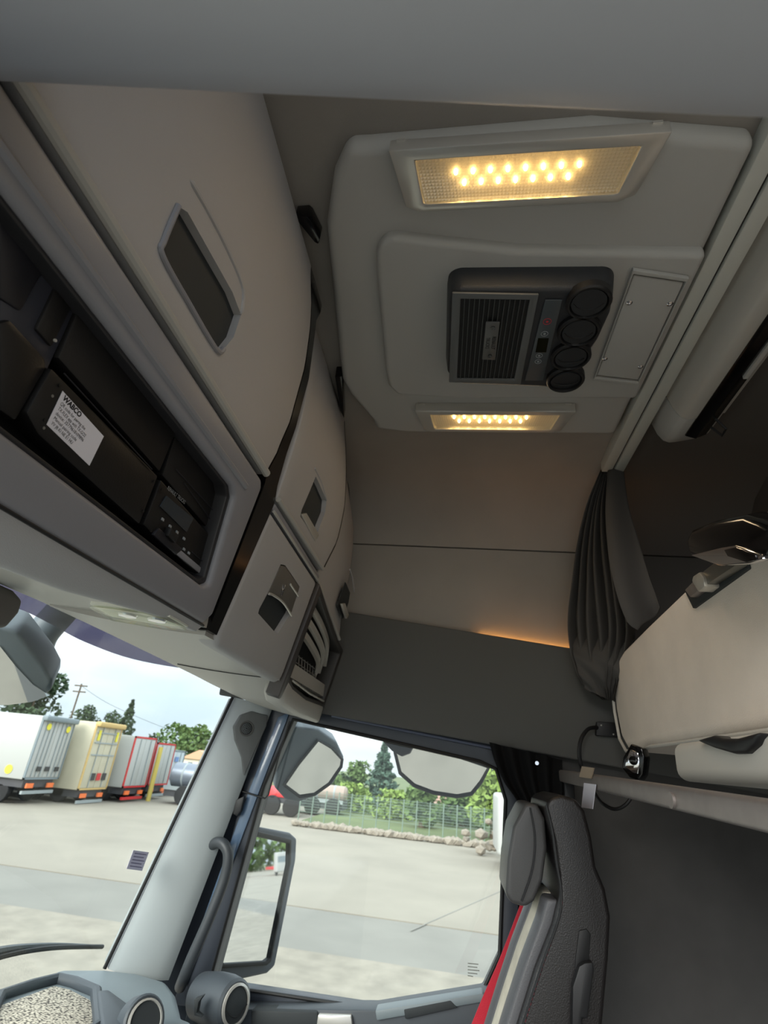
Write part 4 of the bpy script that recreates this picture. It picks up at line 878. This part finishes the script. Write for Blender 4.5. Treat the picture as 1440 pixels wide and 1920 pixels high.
km = thing('kerb_mirror', 'rounded kerb view mirror hanging over the passenger window', 'mirror', (2.3, .1, -.1))
kn = V((-.67, -.04, -.74)).normalized(); kp = V((2.32, .05, .03))
def kh(u, v, o=0.): return hit(u, v, kp + kn * o, kn)
kq = [kh(u, v) for u, v in ((738, 1408), (748, 1448), (775, 1472), (812, 1486), (858, 1493), (886, 1488), (904, 1466), (920, 1436), (850, 1412), (775, 1392))]
g = G(); g.prism(kq, kn * -.05); mk('housing', g, M_housing, km, bevel=.008, seg=3)
c_ = sum(kq, V((0,0,0))) / len(kq); g = G(); g.prism([c_ + (p - c_) * .95 + kn * .003 for p in kq], kn * -.002); mk('glass', g, M_mirror, km, smooth=False)
g = G(); g.tube([c_ + (p - c_) * .97 + kn * .004 for p in kq], .007, 8, closed=True); mk('rim', g, M_rub, km)
g = G(); g.tube([V((2.05, .22, .13)), V((2.2, .16, .16)), kp - kn * .04], .02, 8); mk('arm', g, M_rub, km)
g = G(); g.prism([atx(u, v, 2.12) for u, v in ((716, 1388), (775, 1398), (768, 1412), (752, 1418), (735, 1408))], (.05, 0, 0)); mk('mount', g, M_rub, km, bevel=.003)
wm = thing('wide_angle_mirror', 'rounded wide angle mirror at the front corner of the passenger window', 'mirror', (2.35, .6, -.1))
wn_ = V((-.62, -.55, -.56)).normalized(); wp = V((2.45, .58, -.02))
def wh(u, v, o=0.): return hit(u, v, wp + wn_ * o, wn_)
wq = [wh(u, v) for u, v in ((548, 1362), (598, 1368), (632, 1392), (645, 1420), (643, 1440), (625, 1470), (592, 1494), (560, 1505), (535, 1500), (515, 1478), (520, 1430))]
g = G(); g.prism(wq, wn_ * -.07); mk('housing', g, M_housing, wm, bevel=.01, seg=3)
g = G(); g.prism([wh(u, v, .004) for u, v in ((596, 1388), (622, 1402), (642, 1424), (640, 1438), (618, 1470), (590, 1490), (562, 1494), (533, 1472), (560, 1432))], wn_ * -.003); mk('glass', g, M_mirror, wm, smooth=False)
g = G(); g.tube([wh(u, v, .006) for u, v in ((596, 1388), (622, 1402), (642, 1424), (640, 1438), (618, 1470), (590, 1490), (562, 1494), (533, 1472), (560, 1432))], .006, 8, closed=True); mk('rim', g, M_rub, wm)
g = G(); g.tube([wh(525, 1440, -.03), wh(520, 1370, -.05), V((2.15, .80, .3))], .03, 10); mk('arm', g, M_housing, wm)

fm = thing('front_mirror', 'grey front view mirror on a stubby arm outside the windscreen', 'mirror', (1.3, 1.2, .0))
fn_ = V((-.58, -.40, -.70)).normalized(); fp0 = V((1.28, 1.26, .10))
def fh(u, v, o=0.): return hit(u, v, fp0 + fn_ * o, fn_)
fq = [fh(u, v) for u, v in ((-60, 1180), (0, 1176), (32, 1186), (52, 1212), (82, 1250), (97, 1278), (96, 1296), (70, 1314), (20, 1324), (-60, 1326))]
g = G(); g.prism(fq, fn_ * -.10); mk('housing', g, M_housing, fm, bevel=.01, seg=3)
g = G(); g.prism([fh(u, v, .004) for u, v in ((-60, 1200), (0, 1212), (30, 1250), (62, 1284), (93, 1304), (60, 1316), (15, 1322), (-60, 1322))], fn_ * -.003); mk('glass', g, M_mirror, fm, smooth=False)
g = G(); g.tube(spline([aty(66, 1222, 1.24), aty(78, 1190, 1.22), aty(105, 1158, 1.20), aty(140, 1120, 1.16)], 5), .045, 14); mk('arm', g, M_housing, fm)
# exterior visor
lo_ = spline([aty(u, v, 1.12) for u, v in ((-60, 1125), (30, 1140), (95, 1170), (160, 1204), (250, 1236), (350, 1254), (440, 1262))], 5)
g = G(); g.sheet(lambda u, v: lo_[min(int(u*(len(lo_)-1)), len(lo_)-1)] + V((0, -.12, .12)) * v, len(lo_)-1, 4, (0, .004, .002)); tag(mk('exterior_sun_visor', g, M_visor), 'smoked purple exterior sun visor above the windscreen', 'sun visor')
g = G(); g.prism([aty(u, v, .80) for u, v in ((-40, 1090), (0, 1094), (28, 1107), (45, 1126), (38, 1150), (14, 1178), (-40, 1178))], (0, .06, 0)); tag(mk('windscreen_sensor_box', g, mat('sensor_grey', (104, 98, 94), .5), bevel=.008, seg=3), 'grey sensor box at the top left of the windscreen', 'sensor box')
# windscreen sticker
def wsh(u, v):
    d = ray(u, v); t = 1.0
    for _ in range(15): t = (ywind(d.x * t, d.z * t) - .001) / d.y
    return d * t
q = [wsh(u, v) for u, v in ((250, 1594), (279, 1598), (266, 1633), (237, 1629))]
g = G(); g.prism(q, (0, -.0006, 0)); ws = mk('windscreen_sticker', g, mat('sticker_lilac', (222, 216, 238), .7)); tag(ws, 'small lilac printed sticker on the windscreen', 'sticker')
for k in range(5):
    a = q[0].lerp(q[3], .15 + .17 * k); b = q[1].lerp(q[2], .15 + .17 * k); g = G(); g.tube([a.lerp(b, .12) + V((0, -.001, 0)), a.lerp(b, .88 - .1 * (k % 2)) + V((0, -.001, 0))], .0012, 5); mk('print_line', g, mat('lilac_ink', (120, 112, 150), .8), ws)
for k, (dv_, ln_) in enumerate(((0, 20), (6, 18), (12, 22), (18, 18), (23, 10))):
    g = G(); a = atx(877, 1806 + dv_, 2.028); b = atx(877 + ln_, 1808 + dv_, 2.028); g.tube([a, b], .0011, 5); mk('glass_marking', g, mat('etch_grey', (120, 120, 112), .8), wn)
wi = thing('wiper', 'black windscreen wiper blade outside the lower windscreen', 'wiper', (1.5, 1.1, -.6))
bl = spline([aty(u, v, 1.09) for u, v in ((-80, 1822), (0, 1795), (60, 1782), (120, 1776), (192, 1775))], 6)
g = G(); g.tube(bl, .006, 8); mk('blade', g, M_rub, wi)
bl = spline([aty(u, v, 1.10) for u, v in ((-80, 1805), (0, 1783), (60, 1775), (120, 1772), (186, 1774))], 6)
g = G(); g.tube(bl, [.012 - .009 * k / (len(bl)-1) for k in range(len(bl))], 8); mk('arm', g, mat('wiper_grey', (84, 90, 94), .5), wi)

# ================================================================== YARD
GR = -GZ
M_c1 = mat('pale_concrete', (136, 130, 118), .9, bump=.3, bscale=8, var=.10, vscale=.35)
M_c2 = mat('grey_concrete', (120, 118, 111), .9, bump=.3, bscale=10, var=.10, vscale=.6)
M_c3 = mat('grainy_concrete', (134, 128, 116), .95, bump=.5, bscale=14, var=.16, vscale=2.2)
def slab(name, x0, x1, m, z, lab, y0=-300, y1=300):
    g = G(); g.box((x0, y0, GR - .3), (x1, y1, z)); return struct(mk(name, g, m, smooth=False), lab)
X2 = at(800, 1733, 2, GR).x
slab('ground', X2, 46, M_c1, GR, 'pale concrete truck yard')
slab('ground', X2 * .80, X2, M_c2, GR - .02, 'darker grey concrete strip beside the truck')
slab('ground', -40, X2 * .80, M_c3, GR - .01, 'grainy concrete apron under the truck')
M_grass = mat('verge_green', (96, 108, 72), .95, var=.2, vscale=.3)
slab('ground', 46, 220, M_grass, GR - .05, 'green verge behind the yard')
for dx_ in ((at(770, 1745, 2, GR), at(1010, 1640, 2, GR)),):
    a, b = dx_; d = (b - a).normalized(); n_ = V((-d.y, d.x, 0)) * .02
    g = G(); g.add([a - n_, a + n_, b + n_, b - n_], [(0, 1, 2, 3)]); g.v = [p + V((0, 0, .004)) for p in g.v]
    struct(mk('ground', g, M_c2), 'straight expansion joint in the pale concrete')
M_tw = mat('trailer_white', (176, 177, 174), .5); M_tcream = mat('trailer_cream', (190, 183, 160), .55, var=.06, vscale=1.2); M_tblue = mat('trailer_pale_blue', (180, 190, 196), .5)
M_tgrey = mat('trailer_grey_seal', (120, 132, 138), .6); M_tyre = mat('tyre_black', (30, 30, 32), .8); M_rim = mat('wheel_rim_grey', (170, 172, 176), .4, metal=.3); M_chas = mat('chassis_grey', (70, 70, 74), .7)
M_or = mat('tail_lamp_orange', (240, 120, 60), .5); M_rd = mat('signal_red', (196, 44, 48), .5); M_yel = mat('sticker_yellow', (226, 214, 60), .6); M_bar = mat('door_bar_grey', (150, 158, 160), .5); M_rust = mat('rusty_trim', (200, 170, 110), .7); M_hz = mat('marking_black', (50, 50, 52), .7)
def wheel(t, x, y, r=.5, axis=(1, 0, 0), w_=.3):
    g = G(); a = V(axis); g.lathe(V((x, y, GR + r)) - a * w_/2, a, [(r*.62, 0), (r*.95, .02), (r, .07), (r, w_-.07), (r*.95, w_-.02), (r*.62, w_)], 20); wl = mk('tyre', g, M_tyre, t)
    g = G(); g.lathe(V((x, y, GR + r)) - a * (w_/2 - .01), a, [(r*.6, 0), (r*.6, .02), (r*.35, .05), (r*.15, .03), (r*.15, w_-.05), (r*.35, w_-.07), (r*.6, w_-.04), (r*.6, w_-.02)], 16); mk('rim', g, M_rim, wl)
def trailer(lab, xl, yr, zb, zt, m, L=9., W=2.5, seal=M_tgrey, bars=3, roll=False, extra=None, tag_=None):
    t = thing('box_trailer', lab, 'trailer', (xl + W/2, yr + L/2, GR), 'trailers parked in a row across the yard')
    g = G(); g.box((xl, yr, zb), (xl + W, yr + L, zt)); mk('body', g, m, t, bevel=.04)
    g = G()
    for x0, x1, z0, z1 in ((xl, xl+.07, zb, zt), (xl+W-.07, xl+W, zb, zt), (xl, xl+W, zb, zb+.08), (xl, xl+W, zt-.1, zt)): g.box((x0, yr-.04, z0), (x1, yr+.05, z1))
    mk('door_frame', g, seal, t)
    nl = 2
    for k in range(nl):
        g = G(); x0 = xl + .09 + k * (W - .18) / nl; g.box((x0, yr-.03, zb+.1), (x0 + (W-.18)/nl - .03, yr+.02, zt-.12)); dl_ = mk('rear_door', g, m, t, bevel=.01)
        for j in range(bars):
            g = G(); xx = x0 + (W-.18)/nl * (j+1)/(bars+1); g.tube([V((xx, yr-.06, zb+.12)), V((xx, yr-.06, zt-.14))], .025, 6); mk('lock_bar', g, M_bar, dl_)
    g = G(); g.box((xl+.2, yr+.1, zb-.35), (xl+W-.2, yr+L, zb)); mk('chassis', g, M_chas, t)
    g = G(); g.box((xl+.15, yr-.05, zb-.62), (xl+W-.15, yr+.05, zb-.48)); mk('bumper', g, extra or M_bar, t)
    for x_ in (xl+.3, xl+W-.75):
        g = G(); g.box((x_, yr-.08, zb-.36), (x_+.45, yr, zb-.16)); mk('tail_lamp', g, M_or, t)
    if roll:
        g = G(); g.box((xl-.02, yr-.25, zt-.22), (xl+W+.02, yr+.1, zt+.04)); mk('roller_hood', g, seal, t, bevel=.08)
    for y_ in (yr + 1.2, yr + 2.5):
        for x_ in (xl + .35, xl + W - .35): wheel(t, x_, y_, .48)
    return t
T1 = trailer('white box trailer with three grey door bars, leftmost in the row', 26.0, 20.1, -2.12, .72, M_tw, roll=True)
for x_, z_ in ((26.5, .25), (28.0, .22)):
    g = G(); g.cyl(V((x_, 20.03, z_)), (0, -1, 0), .16, .02, 12); mk('round_sticker', g, M_yel, T1)
g = G(); g.cyl(V((25.99, 21.0, -1.75)), (-1, 0, 0), .2, .02, 12); mk('round_sticker', g, M_yel, T1)
for x_ in (26.6, 27.2, 27.9):
    g = G(); g.box((x_, 20.0, -1.75), (x_+.3, 20.04, -1.55)); mk('hazard_mark', g, M_hz, T1)
T2 = trailer('old cream trailer with rusty door edges, second in the row', 28.9, 19.1, -2.55, .74, M_tcream, seal=M_rust, bars=1, roll=True)
for z_ in (-.9, -.3, .2):
    g = G(); g.box((29.1, 19.03, z_), (31.2, 19.06, z_+.06)); mk('door_rib', g, M_bar, T2)
for x_ in (29.2, 30.9):
    g = G(); g.box((x_, 19.02, -.15), (x_+.2, 19.05, .35)); mk('yellow_hinge', g, M_yel, T2)
for x_, m_ in ((29.6, M_hz), (30.1, M_rd), (30.6, M_hz)):
    g = G(); g.box((x_, 19.01, -2.1), (x_+.34, 19.04, -1.75)); mk('hazard_mark', g, m_, T2)
T3 = trailer('white trailer with red top rail and red bumper, third in the row', 32.0, 18.5, -2.45, .27, M_tw, seal=M_rd, bars=1, extra=M_rd)
T4 = trailer('narrow white trailer half hidden behind the red-trimmed one', 34.9, 18.6, -2.4, .05, M_tw, seal=M_rd, bars=1)
T5 = trailer('pale blue box trailer with red and blue logo, last in the row', 38.2, 19.4, -2.75, -.32, M_tblue, bars=1, L=7)
lx = 39.0
g = G(); g.cyl(V((39.5, 19.33, -1.55)), (0, -1, 0), .38, .02, 3); mk('logo_triangle', g, M_rd, T5)
g = G(); g.box((39.25, 19.31, -1.05), (39.75, 19.34, -.75)); mk('logo_mark', g, mat('logo_blue', (110, 140, 190), .6), T5)
g = G(); g.box((39.05, 19.31, -2.15), (39.95, 19.34, -2.0)); mk('logo_text_bar', g, MATS['logo_blue'], T5)
g = G(); g.tube([V((34.7, 18.2, -3.2)), V((34.72, 18.2, -.2))], .14, 8); tag(mk('yellow_hose_reel', g, mat('hose_yellow', (200, 180, 90), .7)), 'yellow striped hose bundle between two white trailers', 'hose')

def tanker(lab, x, y0, y1, z0, z1, m, nwheels, axis_y=True):
    t = thing('tank_truck', lab, 'truck', (x, (y0+y1)/2, GR)); r = (z1 - z0) / 2
    g = G(); L = y1 - y0; g.lathe(V((x, y0, (z0+z1)/2)), (0, 1, 0), [(.1, 0), (r*.7, .05), (r, .2), (r, L-.2), (r*.7, L-.05), (.1, L)], 20); mk('tank', g, m, t)
    for k in range(3):
        yy = lerp(y0, y1, (k+.7)/3.4); g = G(); g.lathe(V((x, yy, (z0+z1)/2)), (0, 1, 0), [(r, 0), (r*1.03, .02), (r*1.03, .1), (r, .12)], 20); mk('hoop', g, M_bar, t)
    g = G(); g.box((x-.9, y0+.1, z0-.45), (x+.9, y1-.1, z0+.05)); mk('chassis', g, M_chas, t)
    for k in range(nwheels): wheel(t, x-.95, y0 + .7 + k * 1.35, .52)
    g = G(); g.box((x-1.0, y0+.1, z0-.1), (x-.85, y1-.1, z0+.1)); mk('side_guard', g, M_bar, t)
    return t
tanker('dark grey tank truck with round wheels right of the trailers', 35.5, 12.6, 17.4, -2.35, -.95, mat('tank_steel', (120, 128, 140), .35, metal=.4), 3)
tanker('brown and silver tank truck in the passenger window', 39.0, 6.8, 10.6, -2.35, -1.45, mat('tank_tan', (156, 140, 128), .5), 2)
rt_ = thing('red_flatbed_truck', 'red and black flatbed truck chassis in the corner of the passenger window', 'truck', (36.0, 11, GR))
g = G(); g.box((35.2, 9.0, -2.55), (36.9, 12.6, -2.2)); mk('chassis', g, M_chas, rt_, bevel=.03)
g = G(); g.prism([V((35.1, 11.0, -2.25)), V((35.1, 9.6, -2.25)), V((35.1, 9.6, -1.9)), V((35.1, 10.1, -1.75)), V((35.1, 10.5, -2.0)), V((35.1, 11.0, -1.7))], (1.4, 0, 0)); mk('crane_base', g, M_rd, rt_, bevel=.03)
g = G(); g.box((35.0, 11.3, -2.2), (36.8, 12.4, -1.5)); mk('orange_box', g, M_or, rt_, bevel=.05)
for y_ in (9.4, 11.9, 10.6): wheel(rt_, 35.05, y_, .52)

# stone wall, fence
P_a, P_b = at(548, 1548, 2, GR), at(965, 1598, 2, GR)
wd = (P_b - P_a); wd_n = wd.normalized()
sw = thing('boulder_wall', 'low row of pale boulders along the far edge of the yard', 'stone wall', (P_a + P_b) / 2)
M_st = mat('boulder_grey', (138, 130, 118), .95, bump=.6, bscale=6, var=.2, vscale=3)
rk = []
for k in range(4):
    bm = bmesh.new(); bmesh.ops.create_icosphere(bm, subdivisions=1, radius=.5)
    for v in bm.verts: v.co *= random.uniform(.75, 1.15); v.co.z *= .75
    me = bpy.data.meshes.new('boulder'); bm.to_mesh(me); bm.free(); me.materials.append(M_st); rk.append(me)
for row in range(1):
    for k in range(60):
        o = bpy.data.objects.new('boulder', random.choice(rk)); COL.objects.link(o); o.parent = sw
        s_ = random.uniform(.4, .75)
        p = P_a + wd * ((k + random.random() * .6) / 60) + V((0, 0, .14)); o.location = p - sw.location; o.scale = (s_, s_, s_ * .9); o.rotation_euler = (0, 0, random.random() * 6)
g = G(); g.prism([P_a + V((.7, 0, -.1)), P_b + V((.7, 0, -.1)), V((31.5, -40, GR - .1)), V((46.5, -40, GR - .1)), V((46.5, P_a.y, GR - .1))], (0, 0, .22)); struct(mk('ground', g, M_grass), 'grassy bank behind the boulder wall')
fe = thing('wire_fence', 'green wire mesh fence standing above the boulder wall', 'fence', (P_a + P_b) / 2 + V((1, 0, 0)))
M_fence = mat('fence_green', (120, 138, 126), .6)
fo_ = V((1.0, 0, .55)); pm = None
for k in range(17):
    p = P_a + wd * (k / 16) + fo_
    if pm is None:
        g = G(); g.tube([p - V((0, 0, .6)), p + V((0, 0, 1.15))], .03, 6); o = mk('post', g, M_fence, fe); pm = o
    else:
        o = pm.copy(); COL.objects.link(o); o.location = pm.location + wd * (k / 16)
g = G()
for z_ in range(9): g.tube([P_a + fo_ + V((0, 0, .05 + z_ * .13)), P_b + fo_ + V((0, 0, .05 + z_ * .13))], .008, 4)
for k in range(160): p = P_a + wd * (k / 160) + fo_; g.tube([p, p + V((0, 0, 1.1))], .005, 3)
mk('mesh_wires', g, M_fence, fe)['kind'] = 'stuff'
# rock heap and parked truck at the right edge
rh = thing('rock_heap', 'heap of pale rocks beside the white truck at the window edge', 'rock heap', at(936, 1600, 2, GR) + V((-1.2, .9, 0)))
for k in range(10):
    o = bpy.data.objects.new('rock', random.choice(rk)); COL.objects.link(o); o.parent = rh; s_ = random.uniform(.4, .7); o.scale = (s_, s_, s_); o.location = V((random.uniform(-.8, .8), random.uniform(-.7, .7), .2 + .13 * k * random.uniform(.4, 1.0)))
wt = thing('white_truck', 'white truck partly visible behind the seat headrest', 'truck', at(972, 1640, 2, GR))
p = wt.location.copy(); g = G(); g.box(p + V((0, -1.6, .5)), p + V((3, .75, 2.6))); mk('cab', g, M_tw, wt, bevel=.15, seg=3)
g = G(); g.box(p + V((-.03, -.8, 1.5)), p + V((.02, .5, 2.3))); mk('side_window', g, M_tgrey, wt)
g = G(); g.box(p + V((.3, -.2, 2.6)), p + V((.6, .5, 2.8))); mk('beacon_bar', g, M_or, wt)
wheel(wt, p.x + .1, p.y - .1, .5)

# trees
M_bark = mat('bark', (92, 80, 66), .9)
def leafmat(n, c): return mat(n, c, .85, var=.35, vscale=1.6, spec=.15)
LM = [leafmat('foliage_dark', (70, 86, 64)), leafmat('foliage_mid', (96, 118, 72)), leafmat('foliage_bright', (130, 152, 82)), leafmat('foliage_blue', (82, 104, 90))]
def tree(lab, u, x, wpx, vtop, vbase, mi, conifer=False, n=900):
    base = at(u, vtop, 0, x); topz = base.z; rad = abs(at(u + wpx/2, vtop, 0, x).y - base.y); gz = GR; base.z = at(u, vbase, 0, x).z
    t = thing('tree', lab, 'tree', (x, base.y, gz), 'trees behind the yard')
    g = G(); g.tube([V((x, base.y, gz - .1)), V((x, base.y, lerp(gz, topz, .7)))], [.22, .08], 7); mk('trunk', g, M_bark, t)
    lowz = max(gz + .2, min(base.z, topz - 1)) if u < 500 else gz + .2; g = G(); H = topz - lowz; rnd = random.Random(int(u * 7 + x))
    lobes = [(V((rnd.uniform(-.55, .55) * rad, rnd.uniform(-.6, .6) * rad, lowz + H * rnd.uniform(.12, .8))), rad * rnd.uniform(.35, .6)) for _ in range(14)] + [(V((0, 0, topz - rad * .45)), rad * .45)]
    for k in range(n):
        if conifer:
            h = rnd.random() ** 1.3; rr = rad * (1 - h) * (.55 + .45 * abs(math.sin(h * 22))) + .05; a = rnd.random() * 6.283; q = rr * math.sqrt(rnd.uniform(.3, 1)); p = V((q * math.cos(a), q * math.sin(a), lowz + H * h))
        else:
            c, r_ = rnd.choice(lobes); d = V((rnd.gauss(0, 1), rnd.gauss(0, 1), rnd.gauss(0, 1))).normalized(); p = c + V((d.x, d.y, d.z * .85)) * r_ * rnd.uniform(.7, 1.05)
            if p.z > topz: p.z = topz - rnd.random() * .3
        p = p + V((x, base.y, 0)); s_ = rnd.uniform(.14, .32) * max(.7, rad / 3.5) * (1.1 if conifer else 1.2)
        a = V((rnd.gauss(0, 1), rnd.gauss(0, 1), rnd.gauss(0, .7))).normalized(); b = a.cross(V((rnd.gauss(0, 1), rnd.gauss(0, 1), rnd.gauss(0, 1)))).normalized()
        g.add([p - a*s_, p + b*s_*.6, p + a*s_, p - b*s_*.6], [(0, 1, 2, 3)])
    mk('crown', g, LM[mi], t, smooth=False)
for a in (('tall dark tree beside the utility pole, left of the windscreen', 88, 60, 110, 1248, 1400, 0, False, 2200),
          ('small round tree right of the utility pole', 172, 62, 44, 1320, 1400, 0, False, 900),
          ('bushy dark tree touching the pointed conifer', 216, 62, 50, 1330, 1420, 0, False, 1000),
          ('tall pointed dark conifer above the cream trailer', 250, 60, 62, 1312, 1430, 0, True, 1600),
          ('small far tree right of the conifer', 290, 66, 40, 1372, 1430, 0, False, 700),
          ('broad pale green tree above the dark tank truck', 352, 64, 105, 1358, 1440, 1, False, 1800),
          ('round green tree left of the blue conifer', 668, 52, 62, 1424, 1500, 1, False, 1200),
          ('tall blue-green conifer in the middle of the passenger window', 722, 48, 96, 1392, 1545, 3, True, 2400),
          ('olive bush behind the brown tank truck', 620, 45, 74, 1452, 1535, 1, False, 1300),
          ('purple-brown small tree behind the wide mirror', 640, 50, 40, 1448, 1510, 0, False, 600),
          ('bright green bush left along the fence', 672, 42.5, 74, 1470, 1555, 2, False, 1400),
          ('bright bush in front of the conifer', 740, 40, 78, 1482, 1565, 2, False, 1500),
          ('deep green bush before the pink house', 795, 36.6, 66, 1462, 1572, 1, False, 1500),
          ('leafy green tree right of the pink house', 868, 40, 90, 1476, 1580, 1, False, 1700),
          ('tall bright green tree by the window edge', 925, 35, 92, 1432, 1585, 2, False, 1900)):
    tree(*a)
# utility pole and wires
up_ = thing('utility_pole', 'thin utility pole with cross arms left of the trailers', 'utility pole', at(136, 1336, 0, 55))
p0_ = V((55, at(136, 1336, 0, 55).y, GR)); p1_ = at(150, 1282, 0, 55); up_.location = p0_
g = G(); g.tube([p0_, V((55, p0_.y, p1_.z))], .09, 6); mk('pole', g, M_bark, up_)
for dz_ in (.2, .8):
    g = G(); g.box((54.9, p0_.y - .7, p1_.z - dz_ - .06), (55.1, p0_.y + .7, p1_.z - dz_ + .06)); mk('cross_arm', g, M_bark, up_)
g = G(); g.tube(spline([V((55, p0_.y, p1_.z - .2)), at(215, 1325, 0, 62), at(330, 1372, 0, 75), at(420, 1392, 0, 90)], 8), .02, 5); mk('wire', g, M_chas, up_)
def house(lab, u, x, wpx, vt, vm, m, mr):
    c = at(u, vm, 0, x); hw = abs(at(u + wpx/2, vm, 0, x).y - c.y); zt = at(u, vt, 0, x).z
    t = thing('house', lab, 'house', (x, c.y, GR)); g = G(); g.box((x, c.y - hw, GR), (x + 6, c.y + hw, c.z)); mk('walls', g, m, t)
    g = G(); g.prism([V((x - .3, c.y - hw*1.1, c.z)), V((x - .3, c.y, zt)), V((x - .3, c.y + hw*1.1, c.z))], (6.6, 0, 0)); mk('roof', g, mr, t)
    for k in (-.5, .35):
        g = G(); g.box((x - .05, c.y + hw*k, c.z - 1.2), (x + .02, c.y + hw*(k+.3), c.z - .3)); mk('window', g, M_tgrey, t)
house('white house with terracotta roof behind the dark tank truck', 372, 58, 56, 1406, 1424, mat('house_cream', (236, 222, 206), .8), mat('roof_tile', (206, 160, 130), .8))
house('pale pink house between the trees in the passenger window', 822, 50, 70, 1484, 1500, mat('house_pink', (222, 196, 186), .8), mat('roof_pink', (196, 160, 150), .8))
# vehicles behind, seen in the door mirror
for k, (x_, y_, m_, lab) in enumerate(((34, -105, M_tw, 'white tractor unit far behind, small in the door mirror'), (28, -112, M_rd, 'red tractor unit far behind, small in the door mirror'), (40, -112, M_tw, 'second white tractor unit far behind in the door mirror'))):
    t = thing('parked_truck', lab, 'truck', (x_, y_, GR)); g = G(); g.box((x_-1.2, y_-2, GR+.5), (x_+1.2, y_, GR+3.4)); mk('cab', g, m_, t, bevel=.15, seg=3)
    g = G(); g.box((x_-1.05, y_-.02, GR+1.9), (x_+1.05, y_+.03, GR+2.8)); mk('windscreen', g, M_tgrey, t)
    g = G(); g.box((x_-1.0, y_-8, GR+.9), (x_+1.0, y_-2, GR+1.3)); mk('chassis', g, M_rd, t)
    for s_ in (-1, 1): wheel(t, x_ + s_, y_ - .8, .5)
for k in range(5):
    x_ = -10 + 16 * k; y_ = -150 - 6 * (k % 2); t = thing('tree', 'green tree far behind the truck, seen only in the mirror, ' + ('leftmost', 'second from left', 'in the middle', 'second from right', 'rightmost')[k], 'tree', (x_, y_, GR), 'trees behind the truck'); g = G(); g.tube([V((x_, y_, GR)), V((x_, y_, GR+3))], .25, 6); mk('trunk', g, M_bark, t)
    g = G(); rnd = random.Random(k)
    for j in range(700):
        d = V((rnd.gauss(0, 1), rnd.gauss(0, 1), rnd.gauss(0, 1))).normalized(); p = V((x_, y_, GR + 4)) + V((d.x * 10, d.y * 4, d.z * 6)) * rnd.uniform(.7, 1); a_ = V((rnd.gauss(0,1), rnd.gauss(0,1), rnd.gauss(0,1))).normalized(); b_ = a_.cross(d).normalized(); g.add([p - a_*.9, p + b_*.6, p + a_*.9, p - b_*.6], [(0,1,2,3)])
    mk('crown', g, LM[1], t, smooth=False)

# lift everything so that the yard lies at z = 0
for o in list(COL.objects):
    if o.parent is None and o.type != 'CAMERA': o.location.z += GZ
